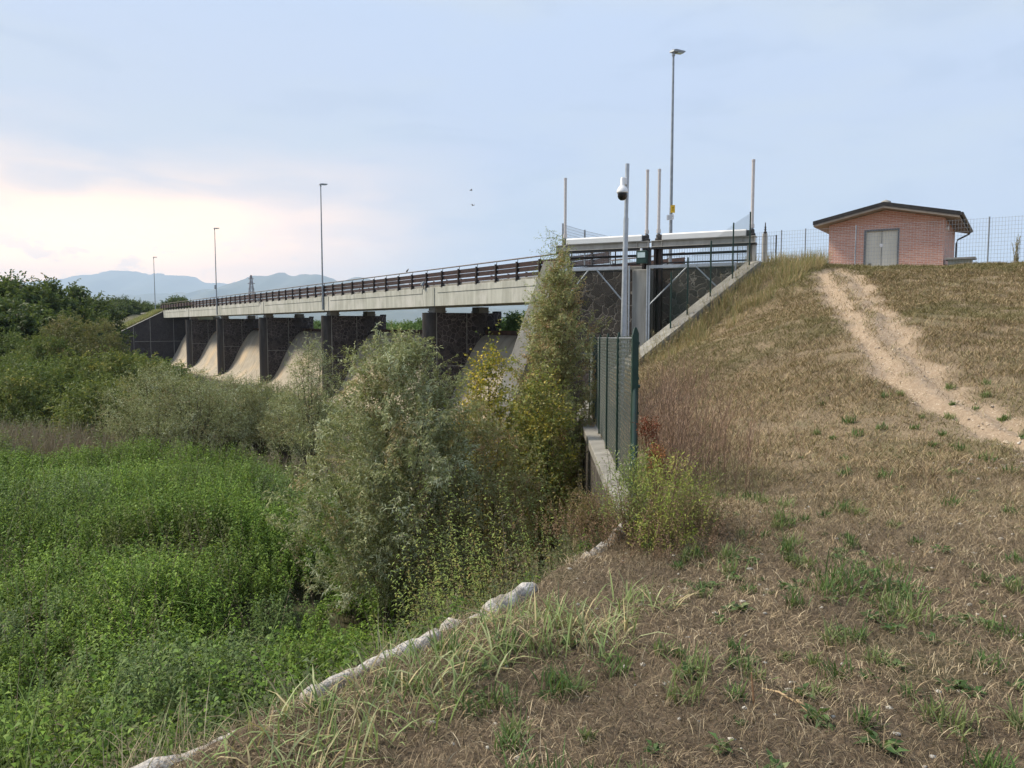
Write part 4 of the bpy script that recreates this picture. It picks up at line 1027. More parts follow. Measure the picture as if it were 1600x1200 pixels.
def stalks(bases, H, nleaf, leaf, cols, wts, lean=.25, leanvec=(0, 0), t0=.25, sr=.004, droop=.3, jit=.15, stemcol=(.10, .09, .05), taper=True, up=.35):
    n = len(bases); H = np.broadcast_to(H, (n,)).astype(float)
    a = rng.uniform(0, 2 * pi, n); lo = lean * rng.uniform(.2, 1, n) * H
    top = bases + np.stack([np.cos(a) * lo + leanvec[0] * H, np.sin(a) * lo + leanvec[1] * H, H], -1)
    mid = (bases + top) / 2; mid[:, :2] = bases[:, :2] * .7 + top[:, :2] * .3
    def bez(t): return bases[:, None] * (1 - t) ** 2 + 2 * mid[:, None] * t * (1 - t) + top[:, None] * t ** 2
    tt = np.linspace(0, 1, 5)[None, :, None]; Ps = bez(tt)
    v1, f1 = tubes(Ps, sr * np.ones((n, 1)) * np.linspace(1, .35, 5)[None], 3)
    t = (t0 + (1 - t0) * (np.arange(nleaf)[None] + rng.uniform(0, 1, (n, nleaf))) / nleaf)[..., None]
    P = bez(t).reshape(-1, 3); th_ = rng.uniform(0, 2 * pi, len(P))
    Dr = np.stack([np.cos(th_), np.sin(th_), up + .3 * rng.normal(size=len(P))], -1)
    ln = leaf[0] * rng.uniform(.6, 1.25, len(P)) * ((1.15 - .55 * t.ravel()) if taper else 1); wd = leaf[1] * rng.uniform(.7, 1.2, len(P))
    side = nrm(np.cross(nrm(Dr), UZ + .35 * rng.normal(size=(len(P), 3))))
    Q = leafquads(P, Dr, ln, wd, side=side, curl=droop)
    cl = np.repeat(pick(cols, wts, n, .12), nleaf, 0) * .5 + pick(cols, wts, len(P), jit) * .5
    return merge([(v1, f1, np.array(stemcol)), q2m(Q, cl)])

# ---- willows and shrubs in the channel
WIL = ([(.27, .29, .125), (.38, .40, .21), (.17, .18, .07), (.58, .62, .44), (.30, .19, .10)], [5, 4, 3, 1.6, 1.6])
WILB = ([(.28, .29, .115), (.38, .39, .18), (.21, .19, .085), (.38, .23, .13), (.48, .24, .14)], [5, 4, 3, 2.2, 1])
def gz(x, y, e=0): return float(floorz(np.array([x]), np.array([y]))[0]) + e
X = X_at(625, 13.0)
shrub('willow_bush', 'largest silvery green willow bush rising in the middle between the field and the wall', 'bush', (X, 12.6, -5.1), 4.85,
      [(0, .5), (.12, 1.1), (.3, 1.42), (.5, 1.45), (.65, 1.32), (.8, 1.1), (.92, .72), (1, .28)], 1050, *WIL, leaf=(.078, .017), lpc=110, clr=.27, nst=26, seed=1, shell=.5, lean=(.0, .3), lob=.38)
shrub('willow_bush', 'dull willow bush leaning right of the largest willow, brownish leaves mixed in', 'bush', (X_at(745, 13.5), 13.8, -5.1), 3.7,
      [(0, .35), (.2, .9), (.5, 1.15), (.75, .85), (.92, .45), (1, .15)], 420, *WILB, leaf=(.072, .016), lpc=90, clr=.26, nst=20, seed=2)
shrub('poplar_sapling', 'young poplar with bright yellow leaves in front of the last spillway bay', 'tree', (X_at(764, 15.5), 15.5, -5.1), 4.6,
      [(0, .1), (.3, .35), (.5, .62), (.75, .66), (.9, .42), (1, .12)], 330, [(.62, .46, .05), (.42, .36, .05), (.14, .19, .045), (.22, .25, .06), (.36, .22, .05)], [4, 3, 3, 3, .8],
      leaf=(.062, .050), lpc=34, clr=.34, nst=14, seed=3, shell=.55, twigs=5)
shrub('poplar_sapling', 'green and yellow leaved sapling close to the left of the green fence', 'tree', (X_at(846, 15.0), 15.0, -5.1), 4.2,
      [(0, .1), (.3, .35), (.5, .55), (.75, .6), (.9, .36), (1, .12)], 300, [(.22, .25, .06), (.16, .19, .05), (.60, .46, .06), (.32, .27, .09)], [4, 3, 2, 2],
      leaf=(.055, .042), lpc=40, clr=.32, nst=12, seed=4, shell=.55, twigs=5)
shrub('willow_tree', 'tall slender willow with brown and green leaves in front of the left sluice gate', 'tree', (X_at(860, 17.0), 17.2, -5.1), 6.5,
      [(0, .3), (.25, .95), (.45, 1.08), (.65, .88), (.8, .66), (.90, .42), (1, .14)], 820, *WILB, leaf=(.082, .022), lpc=84, clr=.27, nst=18, seed=5, shell=.55, lean=(.20, 0), lob=.5)
shrub('willow_tree', 'slim green willow shoot reaching up beside the white hoist cover', 'tree', (X_at(872, 18.5), 18.6, -5.1), 7.0,
      [(0, .1), (.5, .42), (.75, .55), (.9, .36), (1, .10)], 230, [(.30, .36, .14), (.22, .28, .10), (.38, .42, .20)], [4, 3, 2], leaf=(.075, .017), lpc=46, clr=.34, nst=9, seed=6, lean=(-.15, 0))
shrub('willow_bush', 'upright willow bush left of the largest willow with bare dark stems below', 'bush', (X_at(487, 24), 24.0, -5.2), 4.6,
      [(0, .2), (.2, .7), (.5, .95), (.8, .75), (.93, .42), (1, .15)], 330, *WIL, leaf=(.075, .018), lpc=64, clr=.38, nst=34, seed=7, srad=.022, hmin=.3, stemsplay=.75)
row = [(238, 29, 572, 1.9, 'leftmost rounded willow bush behind the green field'), (300, 28, 580, 1.7, 'second willow bush from the left behind the green field'),
       (352, 30, 592, 1.5, 'third willow bush from the left behind the green field'), (405, 31, 598, 1.3, 'small willow bush below the grey apron rocks'), (440, 29, 618, .9, 'smallest willow bush beside the upright one')]
for k, (px, Y, ty, rw, lb) in enumerate(row):
    zt = W(px, ty, Y)[2]; x = X_at(px, Y); zb = -5.3
    shrub('willow_bush', lb, 'bush', (x, Y, zb), zt - zb, [(0, .25 * rw), (.15, .7 * rw), (.45, rw), (.75, .8 * rw), (.92, .45 * rw), (1, .15)], int(330 * rw / 1.5), *WIL, leaf=(.080, .019), lpc=60, clr=.40, nst=40, seed=10 + k,
          group='willow bushes behind the green field', srad=.02, hmin=.28, stemsplay=.72)
# mid-distance scrub on the left
OLV = ([(.10, .15, .035), (.14, .185, .045), (.07, .105, .03), (.25, .24, .05)], [5, 4, 3, .8])
YLG = ([(.12, .155, .04), (.16, .195, .05), (.085, .115, .032), (.42, .33, .06)], [5, 4, 3, .8])
BRN = ([(.16, .165, .06), (.22, .19, .08), (.11, .12, .045), (.27, .18, .08)], [5, 3, 4, 1.5])
scrub = [(20, 38, 590, 2.4, YLG, 'low yellow green shrub at the left edge behind the field'), (75, 40, 572, 2.4, OLV, 'round green shrub second from the left edge behind the field'), (128, 42, 565, 2.2, YLG, 'yellow flecked shrub below the brownish thicket'),
         (172, 44, 556, 2.3, YLG, 'bushy yellow green shrub left of the willow row'), (222, 48, 562, 2.0, YLG, 'shrub with yellow leaves below the far abutment wall'), (262, 52, 566, 1.7, OLV, 'green shrub in front of the farthest bridge pier'),
         (30, 50, 565, 3.0, OLV, 'green shrub behind the low shrubs at the left edge'), (112, 58, 494, 2.6, BRN, 'large brownish thicket in front of the far trees'), (160, 62, 505, 2.0, BRN, 'olive thicket reaching the far abutment wall'),
         (75, 56, 530, 2.8, OLV, 'dark green shrub left of the brownish thicket'), (205, 62, 553, 1.7, OLV, 'green bush at the foot of the far abutment'), (5, 58, 520, 3.2, OLV, 'dark shrub below the far tree group at the left edge'),
         (290, 50, 592, 1.5, YLG, 'low shrub in front of the fourth bridge pier'), (152, 34, 600, 1.8, YLG, 'low leafy shrub above the dry reeds')]
for k, (px, Y, ty, rw, cw, lb) in enumerate(scrub):
    zt = W(px, ty, Y)[2]; x = X_at(px, Y); zb = gz(x, Y, -.3)
    shrub('shrub', lb, 'shrub', (x, Y, zb), zt - zb, [(0, .75 * rw), (.3, rw), (.6, .95 * rw), (.85, .6 * rw), (1, .2 * rw)], int(130 * rw), *cw, leaf=(.14 + .0012 * Y, .058), lpc=60, clr=.60, nst=12, seed=30 + k,
          group='shrubs on the far side of the green field', shell=.35, srad=.03, hmin=.05, lob=.3)
# far trees on the left bank
DRK = ([(.05, .085, .024), (.07, .11, .032), (.036, .06, .018), (.10, .13, .04)], [5, 4, 3, 1])
trees = [(-30, 66, 440, 5.0, 'dark tree cut by the left edge of the picture'), (30, 74, 441, 4.0, 'tall dark leafy tree at the left, first from the edge'), (78, 78, 445, 3.2, 'second tall dark tree with a ragged top'), (116, 84, 452, 3.0, 'dark feathery tree right of the ragged one'),
         (146, 98, 466, 3.6, 'rounded dark tree at the right end of the near group'), (190, 178, 470, 6.0, 'distant dark tree left of the farthest lamp'), (226, 188, 478, 5.0, 'distant tree behind the grassy bank by the far abutment'),
         (8, 62, 478, 4.0, 'dense lower tree at the left edge of the far group'), (56, 66, 486, 3.6, 'lower dark tree in front of the tall ones'), (128, 80, 490, 3.0, 'mid height tree behind the brownish thicket'), (280, 178, 468, 3.4, 'small round tree behind the far end of the guardrail')]
for k, (px, Y, ty, rw, lb) in enumerate(trees):
    zt = W(px, ty, Y)[2]; x = X_at(px, Y); zb = gz(x, Y, -.2) if Y < 150 else 0.6
    shrub('tree', lb, 'tree', (x, Y, zb), zt - zb, [(0, .3 * rw), (.2, .8 * rw), (.5, rw), (.8, .75 * rw), (.95, .35 * rw), (1, .1 * rw)], int(105 * rw), *DRK, leaf=(.32 + .0012 * Y, .17), lpc=60, clr=1.0, nst=10, seed=60 + k,
          group='dark trees on the far left bank', shell=.38, srad=.09, hmin=.1, lob=.32)
# greenery upstream, seen below the deck
ups = [(812, 58, 486, 1.3, 'feathery green sapling seen under the bridge right of the last pier'), (795, 66, 500, 1.6, 'low green shrub upstream under the bridge end'), (655, 88, 503, 3.0, 'green shrub upstream seen between two near piers'), (625, 92, 508, 3.0, 'low shrub upstream left of it under the bridge'),
       (600, 96, 504, 2.6, 'small shrub upstream just right of a pier'), (500, 125, 504, 3.0, 'far shrub upstream seen between middle piers')]
for k, (px, Y, ty, rw, lb) in enumerate(ups):
    zt = W(px, ty, Y)[2]; x = X_at(px, Y); zb = -1.8
    shrub('shrub', lb, 'shrub', (x, Y, zb), zt - zb, [(0, .6 * rw), (.4, rw), (.8, .7 * rw), (1, .2 * rw)], int(70 * rw), [(.10, .19, .05), (.14, .24, .07), (.07, .13, .04)], [4, 3, 2], leaf=(.26, .10), lpc=44, clr=.5, nst=10, seed=80 + k, group='green shrubs upstream of the weir', srad=.03)

# ---- green weed field (uncountable)
rng = np.random.default_rng(5)
def field_pts(n, xr, yr, cond=None, py=1.0):
    x = rng.uniform(*xr, n * 3); y = yr[0] + (yr[1] - yr[0]) * rng.uniform(0, 1, n * 3) ** py
    if cond is not None: k = cond(x, y); x, y = x[k], y[k]
    return x[:n], y[:n]
def left_of_edge(x, y):
    dd, _, _, _ = seg_dist(x, y, EDGE); return (~inside(x, y, poly_r)) & (dd > .4)
def inview(x, y, m=60): return (np.abs(x / np.maximum(y, .1)) < (800 + m) / F)
NET = ([(.095, .180, .020), (.160, .265, .032), (.050, .095, .014), (.24, .35, .045), (.18, .20, .07)], [5, 4, 3, 2, .5])
def mound(x, y): return (vn(x, y, 3.0, 61) - .5) * 1.7 + (vn(x, y, 1.2, 62) - .5) * .9 + (vn(x, y, .5, 66) - .5) * .5
def bankz(x, y):
    return np.maximum(floorz(x, y), emb(x, y))
x, y = field_pts(15000, (-19, 1.0), (4.0, 26.5), lambda x, y: left_of_edge(x, y) & inview(x, y) & ~((x > X_at(640, 1) * y + .0) & (y > 12)) & (vn(x, y, .75, 67) * .6 + vn(x, y, .3, 68) * .4 > .36), 1.25)
zb = bankz(x, y); hh = np.clip(1.0 + mound(x, y) * .75, .35, 2.0) * rng.uniform(.85, 1.12, len(x))
bank = zb > -4.6; hh = np.where(bank, hh * .55, hh)
v, f, c = stalks(np.stack([x, y, zb], -1), hh, 30, (.125, .027), *NET, lean=.30, t0=.35, sr=.004, droop=.38, up=.15, stemcol=(.06, .10, .03))
# patchy hue: some patches paler / bluish / brownish
pt = vn(v[:, 0], v[:, 1], 1.9, 63)[:, None]; c = c * (0.72 + .6 * vn(v[:, 0], v[:, 1], 1.3, 64)[:, None]); c = np.where(pt > .74, c * .55 + np.array([.11, .14, .085]) * .5, c)
c = np.where(vn(v[:, 0], v[:, 1], 1.5, 65)[:, None] > .84, c * .5 + np.array([.10, .075, .045]) * .5, c)
tag(npmesh('weeds', v, f, LEAF, None, c), kind='stuff')
fcond = lambda x, y: left_of_edge(x, y) & inview(x, y) & ~((x > X_at(640, 1) * y) & (y > 12))
# broad leaved plants in patches
x, y = field_pts(2600, (-19, 1.0), (4.0, 26.0), lambda x, y: fcond(x, y) & (vn(x, y, 1.6, 92) > .55), 1.2)
zb = bankz(x, y); hh = np.clip(1.05 + mound(x, y) * .8, .4, 2.1) * rng.uniform(.85, 1.1, len(x)); hh = np.where(zb > -4.6, hh * .5, hh)
v, f, c = stalks(np.stack([x, y, zb], -1), hh, 16, (.115, .052), [(.12, .22, .03), (.17, .29, .04), (.075, .145, .02), (.22, .30, .06)], [4, 3, 3, 1], lean=.3, t0=.4, sr=.005, droop=.35, stemcol=(.08, .12, .03), up=.1)
tag(npmesh('broad_leaf_weeds', v, f, LEAF, None, c), kind='stuff')
# arching grass in patches
x, y = field_pts(4200, (-14, 1.0), (4.0, 22.0), lambda x, y: fcond(x, y) & (vn(x, y, 1.4, 93) > .66), 1.3)
zb = bankz(x, y); hh = np.clip(1.25 + mound(x, y) * .8, .5, 2.2); hh = np.where(zb > -4.6, hh * .5, hh)
v, f = grass(np.stack([x, y, zb + hh * .35], -1), hh * rng.uniform(.6, .95, len(x)), rng.uniform(.010, .022, len(x)), rng.uniform(.4, 1.9, len(x)))
tag(npmesh('meadow_grass', v, f, LEAF, None, np.repeat(pick([(.15, .23, .06), (.11, .175, .04), (.22, .27, .10)], [3, 3, 2], len(x)), 8, 0)), kind='stuff')
# dead stalks poking out
x, y = field_pts(420, (-14, 1.0), (4.5, 24.0), fcond, 1.2)
zb = bankz(x, y); hh = rng.uniform(1.2, 2.1, len(x)); hh = np.where(zb > -4.6, hh * .5, hh)
v, f, c = stalks(np.stack([x, y, zb], -1), hh, 22, (.06, .010), [(.30, .24, .16), (.22, .16, .11), (.34, .30, .20)], [3, 3, 2], lean=.5, t0=.3, sr=.005, droop=.1, stemcol=(.28, .22, .15), up=.8)
tag(npmesh('dead_stalks', v, f, DRYM, None, c), kind='stuff')
# pale dead grass on the bank near the bottom edge
x, y = field_pts(2400, (-2.8, -.6), (2.4, 4.6), lambda x, y: (~inside(x, y, poly_r)) & (seg_dist(x, y, EDGE)[0] < .9) & (seg_dist(x, y, EDGE)[0] > .03) & (vn(x, y, .5, 94) > .45))
v, f = grass(np.stack([x, y, emb(x, y)], -1), rng.uniform(.12, .42, len(x)), rng.uniform(.002, .005, len(x)), rng.uniform(.3, 1.7, len(x)))
tag(npmesh('dead_bank_grass', v, f, DRYM, None, np.repeat(pick([(.38, .30, .20), (.27, .20, .13), (.48, .41, .28), (.20, .24, .10)], [3, 3, 2, 2], len(x)), 8, 0)), kind='stuff')
# scrubby filler behind and under the bushes, darker
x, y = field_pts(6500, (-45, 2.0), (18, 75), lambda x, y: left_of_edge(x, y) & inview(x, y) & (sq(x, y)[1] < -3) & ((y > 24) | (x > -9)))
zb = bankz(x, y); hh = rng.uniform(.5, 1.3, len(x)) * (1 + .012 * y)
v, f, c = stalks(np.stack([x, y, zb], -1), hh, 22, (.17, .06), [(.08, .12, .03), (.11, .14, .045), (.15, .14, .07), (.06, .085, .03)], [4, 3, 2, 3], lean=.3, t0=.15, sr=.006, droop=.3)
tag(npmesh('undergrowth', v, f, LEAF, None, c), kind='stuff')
# dry reeds between field and scrub
x, y = field_pts(5200, (-22, -10.5), (25.5, 31), lambda x, y: inview(x, y) & (x / y < X_at(200, 1)))
x2, y2 = field_pts(1500, (-11, -3), (25.6, 28), lambda x, y: inview(x, y)); x = np.concatenate([x, x2]); y = np.concatenate([y, y2])
v, f = grass(np.stack([x, y, floorz(x, y)], -1), rng.uniform(.8, 1.6, len(x)), .016, rng.uniform(.1, .7, len(x)))
c = np.repeat(pick([(.26, .20, .15), (.34, .27, .20), (.19, .14, .10)], [4, 3, 3], len(x)), 8, 0)
tag(npmesh('dry_reeds', v, f, DRYM, None, c), kind='stuff')
# weeds on the bank just below the kerb
x, y = field_pts(4200, (-3, 2.0), (2.0, 9.5), lambda x, y: (~inside(x, y, poly_r)) & (seg_dist(x, y, EDGE)[0] < 1.3) & (seg_dist(x, y, EDGE)[0] > .06 + .15 * vn(x, y, .3, 99)))
zb = emb(x, y)
v, f, c = stalks(np.stack([x, y, zb], -1), rng.uniform(.12, .42, len(x)), 12, (.06, .012), [(.10, .12, .045), (.075, .09, .04), (.17, .13, .075), (.06, .085, .03)], [3, 4, 2, 3], lean=.5, t0=.1, sr=.002, droop=.3)
tag(npmesh('bank_weeds', v, f, LEAF, None, c), kind='stuff')

# ---- tall herbs between willow and wall, individual clumps
HERB = ([(.22, .30, .07), (.30, .37, .09), (.14, .19, .05), (.38, .32, .09), (.30, .19, .08)], [5, 4, 3, 1.6, 1])
herbs = [(715, 9.2, 705, 'tall leaning goldenrod clump at the foot of the big willow', 1), (765, 8.6, 672, 'tallest leafy weed clump with a yellowing top right of the big willow', 1), (812, 8.2, 720, 'leafy weed clump leaning over the kerb near its upper end', 1), (858, 8.0, 745, 'brownish weed clump left of the low retaining wall', 0),
         (690, 7.4, 800, 'lower green weed clump in front of the big willow', 1), (740, 6.6, 838, 'short weed clump just behind the kerb', 0), (880, 9.6, 690, 'dark green weed growing against the retaining wall face', 2), (905, 7.4, 800, 'brown dry weed clump at the near end of the retaining wall', 0), (650, 6.6, 860, 'sparse weed clump behind the bare middle of the kerb', 1), (948, 8.3, 728, 'leafy weed clump hiding the face of the retaining wall', 1)]
for k, (px, Y, ty, lb, ty_) in enumerate(herbs):
    rng = np.random.default_rng(200 + k); x0 = X_at(px, Y); n = 34
    bx = x0 + .28 * rng.normal(size=n) + .25; by = Y + .3 * rng.normal(size=n)
    zb = np.maximum(bankz(bx, by), -5.2); zt = W(px, ty, Y)[2]; zb = np.maximum(zb, zt - 2.6)
    zb = np.minimum(zb, bankz(bx, by) + .0); h = (zt - zb) * rng.uniform(.62, 1.0, n)
    cw = HERB if ty_ == 1 else (([(.07, .12, .035), (.10, .16, .05)], [1, 1]) if ty_ == 2 else ([(.24, .17, .09), (.17, .115, .07), (.18, .19, .07), (.34, .22, .11)], [4, 4, 3, 2]))
    root = empty('weed_clump', (x0, Y, float(zb.min())), lb, 'weed', 'tall weeds along the channel edge')
    v, f, c = stalks(np.stack([bx, by, zb], -1), h, 58 if ty_ else 44, (.085, .014) if ty_ else (.05, .010), *cw, lean=.10, leanvec=(-.10 - .05 * rng.uniform(), -.03), t0=.25, sr=.0055, droop=.35, stemcol=(.13, .09, .055))
    npmesh('leafy_stems', v, f, LEAF, root, c)
# bright weeds at the near end of the fence
for k, (px, Y, ty, rr_, lb, cw, n) in enumerate([
        (1042, 5.9, 712, .20, 'bright yellow green weed bush at the near end of the green fence', ([(.30, .36, .06), (.40, .43, .10), (.18, .22, .05), (.46, .36, .12)], [4, 3, 3, 1]), 120),
        (990, 6.3, 705, .19, 'green weed bush with small white flowers in front of the fence foot', ([(.20, .27, .07), (.27, .33, .09), (.13, .17, .05), (.65, .65, .55)], [4, 3, 3, .4]), 110),
        (1088, 6.4, 728, .18, 'darker green weed bush right of the bright one', ([(.17, .21, .06), (.24, .26, .09), (.28, .20, .10)], [4, 3, 2]), 90),
        (925, 6.9, 770, .22, 'reddish brown weed bush between kerb and wall end', ([(.24, .15, .08), (.17, .11, .06), (.21, .20, .08)], [4, 3, 2]), 110)]):
    x0 = X_at(px, Y); z0 = float(tps(np.array([x0]), np.array([Y]))[0]) - .03; zt = W(px, ty, Y)[2]
    root = shrub('weed_bush', lb, 'weed', (x0, Y, z0), (zt - z0) * .92, [(0, .6 * rr_), (.25, 1.1 * rr_), (.6, 1.25 * rr_), (.85, 1.0 * rr_), (1, .5 * rr_)], n // 2, *cw, leaf=(.034, .009), lpc=44, clr=.17, nst=30, seed=130 + k,
          group='weed bushes at the fence end', srad=.004, hmin=.04, up=1.8, stemcol=(.18, .12, .07), lob=.5, curl=.12, shell=.8)
    for q_, (nn, hs_, cw2, sp2) in enumerate(((26, 1.0, cw, .9), (80, .6, ([(.22, .14, .085), (.14, .09, .06), (.32, .22, .13)], [3, 3, 2]), 1.25))):
        bx = x0 + rr_ * sp2 * rng.normal(size=nn); by = Y + rr_ * sp2 * rng.normal(size=nn)
        v, f, c = stalks(np.stack([bx, by, tps(bx, by)], -1), rng.uniform(.35, 1.05, nn) * hs_ * (zt - z0), 34, (.036, .008), *cw2, lean=.7, t0=.1, sr=.0025, droop=.2, stemcol=(.19, .12, .08), up=.7)
        npmesh('dry_stems' if q_ else 'flowering_stems', v, f, DRYM if q_ else LEAF, root, c)
# reddish seed heads (dock)
for k, (px, py, Y, lb, cc3) in enumerate([(1015, 672, 7.4, 'taller rust red dock seed head beside the fence', (.20, .055, .03)), (1026, 712, 6.8, 'lower orange brown dock seed head beside the fence', (.30, .13, .05))]):
    rng = np.random.default_rng(400 + k); top = W(px, py, Y); b0 = V3(top[0] + .06, Y, float(tps(np.array([top[0]]), np.array([Y]))[0]))
    root = empty('dock_plant', b0, lb, 'plant', 'dock plants gone to seed')
    n = 9; ends = top + rng.normal(size=(n, 3)) * V3(.055, .05, .05); bs_ = b0 + rng.normal(size=(n, 3)) * V3(.03, .03, 0)
    t = np.linspace(0, 1, 5)[None, :, None]; v1, f1 = tubes(bs_[:, None] * (1 - t) + ends[:, None] * t, np.full((n, 5), .003), 3)
    P = (bs_[:, None] * .2 + ends[:, None] * .8)[:, 0] ; P = np.repeat(ends, 90, 0) + rng.normal(size=(n * 90, 3)) * V3(.022, .022, .045)
    Q = leafquads(P, randdir(len(P)), .016, .012); v, f, c = merge([(v1, f1, np.array([.16, .07, .04])), q2m(Q, pick([cc3, tuple(q * .6 for q in cc3)], [1, 1], len(P)))])
    npmesh('seed_head', v, f, DRYM, root, c)
# dry twiggy weeds right of the fence
rng = np.random.default_rng(55)
for k, (px, Y, lb, n, hm) in enumerate([(1035, 9.6, 'large dry twiggy brown weed thicket right of the fence', 170, 1.55), (1085, 11.0, 'dry reddish twiggy weeds on the slope behind the thicket', 110, 1.1), (1020, 13.0, 'dry twiggy weeds along the far half of the fence', 110, 1.2), (1050, 16.5, 'dry weeds at the slope foot near the wing wall', 110, 1.2)]):
    x0 = X_at(px, Y) ; bx = x0 + .42 * rng.normal(size=n); by = Y + .7 * rng.normal(size=n); bx = np.maximum(bx, 1.62 + .036 * (by - 7.6) + .25)
    root = empty('dry_weeds', (x0, Y, -2), lb, 'dry weeds', 'dry twiggy weeds beside the fence'); root['kind'] = 'thing'
    v, f, c = stalks(np.stack([bx, by, tps(bx, by)], -1), rng.uniform(.5, 1, n) * hm, 42, (.10, .0035), [(.46, .30, .21), (.36, .22, .155), (.55, .40, .26), (.24, .15, .10)], [3, 3, 2, 1.5], lean=.45, t0=.15, sr=.0042, droop=-.1, up=1.1, stemcol=(.20, .13, .09))
    npmesh('twigs', v, f, DRYM, root, c)

# dead thistle on the crest by the fence
rng = np.random.default_rng(66)
tx, ty2 = X_at(1581, 28.6), 28.6; tz = float(tps(np.array([tx]), np.array([ty2]))[0])
root = empty('thistle', (tx, ty2, tz), 'dead upright thistle standing on the crest in front of the fence right of the hut', 'plant')
n = 9; v, f, c = stalks(np.stack([tx + .05 * rng.normal(size=n), ty2 + .05 * rng.normal(size=n), np.full(n, tz)], -1), rng.uniform(.7, 1.12, n), 46, (.10, .016), [(.34, .30, .20), (.26, .24, .14), (.20, .22, .10)], [3, 3, 2], lean=.22, t0=.1, sr=.010, droop=-.1, up=2.2, stemcol=(.28, .24, .16))
npmesh('stems', v, f, DRYM, root, c)
# straggly weeds along the sloping coping
rng = np.random.default_rng(67)
for k, (t_, lb, hm, n) in enumerate([(.20, 'tall straw coloured weeds at the upper end of the sloping wing wall', .9, 34), (.45, 'straw and green weeds beside the middle of the sloping wing wall', .8, 40), (.72, 'straggly brown weeds beside the lower part of the sloping wing wall', .85, 44), (.95, 'weeds at the foot of the sloping wing wall near the steel pole', .8, 40)]):
    p = V3(8.75, 28.85, 0) * (1 - t_) + V3(3.0, 25.0, 0) * t_ + V3(.75, -1.0, 0)
    bx = p[0] + .55 * rng.normal(size=n); by = p[1] + .38 * rng.normal(size=n) + .3 * (bx - p[0]); kk = inside(bx, by, poly_r) & (seg_dist(bx, by, EDGE)[0] > .05); bx, by = bx[kk], by[kk]
    root = empty('dry_weeds', (p[0], p[1], float(tps(p[:1], p[1:2])[0])), lb, 'dry weeds', 'weeds along the sloping wing wall'); root['kind'] = 'thing'
    v, f, c = stalks(np.stack([bx, by, tps(bx, by) - .05], -1), rng.uniform(.4, 1, len(bx)) * hm * 1.35, 34, (.11, .013), [(.44, .36, .20), (.32, .26, .14), (.22, .26, .09), (.28, .18, .11)], [3, 3, 2, 2], lean=.4, t0=.12, sr=.005, droop=.1, up=1.0, stemcol=(.32, .25, .15))
    npmesh('stems', v, f, DRYM, root, c)
# ---- embankment ground cover (uncountable)
STR = ([(.265, .20, .125), (.39, .305, .19), (.155, .11, .07), (.07, .05, .034), (.58, .48, .32)], [4, 3, 4, 4, 1])
rng = np.random.default_rng(77)
okr = lambda x, y: inside(x, y, poly_r) & inview(x, y, 30)
# straw lying in the foreground
x, y = field_pts(150000, (-1.6, 8.5), (1.9, 9.5), okr, 1.25)
z = emb(x, y) + rng.uniform(.002, .02, len(x))
v, f = grass(np.stack([x, y, z], -1), rng.uniform(.02, .10, len(x)) * rng.uniform(.5, 1.2, len(x)), rng.uniform(.0015, .0034, len(x)), np.where(rng.uniform(size=len(x)) < .7, rng.uniform(1.42, 1.62, len(x)), rng.uniform(.7, 1.6, len(x))), K=4)
c = np.repeat(pick(*STR, len(x), .2), 8, 0); c = c * (.60 + .7 * vn(v[:, 0], v[:, 1], .5, 71)[:, None])
tag(npmesh('straw_litter', v, f, DRYM, None, c), kind='stuff')
# standing dry grass on flat and slope
def dens(x, y):
    u_ = rng.uniform(size=len(x)); cl = .25 * vn(x, y, 1.8, 76) + .45 * vn(x, y, .55, 77) + .30 * vn(x, y, .2, 78)
    return (u_ > path_mask(x, y)[0] * .93) & (rng.uniform(size=len(x)) < sst(cl, .30, .60) + .25) & (rng.uniform(size=len(x)) < sst(y, 4.5, 9.5))
x, y = field_pts(260000, (1.3, 24), (4.5, 31.5), lambda x, y: okr(x, y) & dens(x, y), 1.0)
h = rng.uniform(.03, .13, len(x)) * (.6 + .9 * vn(x, y, 1.2, 72)) * (1 + .012 * y)
v, f = grass(np.stack([x, y, emb(x, y)], -1), h, .0035 + .00034 * y, rng.uniform(.9, 1.75, len(x)))
SLP = ([(.285, .21, .12), (.395, .30, .175), (.165, .108, .062), (.27, .23, .115), (.14, .145, .06)], [4, 3, 3.0, 2, .8])
gsel = vn(x, y, 2.3, 73); cc = pick(*SLP, len(x), .2); cc = np.where((gsel > .66)[:, None], cc * .62 + np.array([.13, .14, .05]) * .38, cc)
top_g = (sst(y, 24, 28) * sst(x, 11.5, 9.5))[:, None]; cc = cc * (1 - .6 * top_g) + np.array([.26, .28, .11]) * .6 * top_g
tag(npmesh('dry_grass', v, f, DRYM, None, np.repeat(cc, 8, 0)), kind='stuff')
# taller grass at the top by the wing wall
x, y = field_pts(9000, (4.2, 11.8), (22, 31), lambda x, y: inside(x, y, poly_r) & (seg_dist(x, y, EDGE[6:10])[0] < 2.4) & (seg_dist(x, y, EDGE[5:10])[0] > .12 + .5 * vn(x, y, .9, 98)) & (vn(x, y, .6, 90) > .46 - .2 * sst(y, 26, 28.5)))
v, f = grass(np.stack([x, y, emb(x, y)], -1), rng.uniform(.2, .75, len(x)) * sst(y, 18, 27) * (.5 + .8 * vn(x, y, .5, 97)), .012, rng.uniform(.15, 1.1, len(x)))
c = np.repeat(pick([(.32, .27, .13), (.22, .22, .08), (.44, .34, .19), (.42, .29, .16), (.13, .17, .05)], [4, 2, 4, 4, 1], len(x)), 8, 0)
tag(npmesh('tall_grass', v, f, LEAF, None, c), kind='stuff')
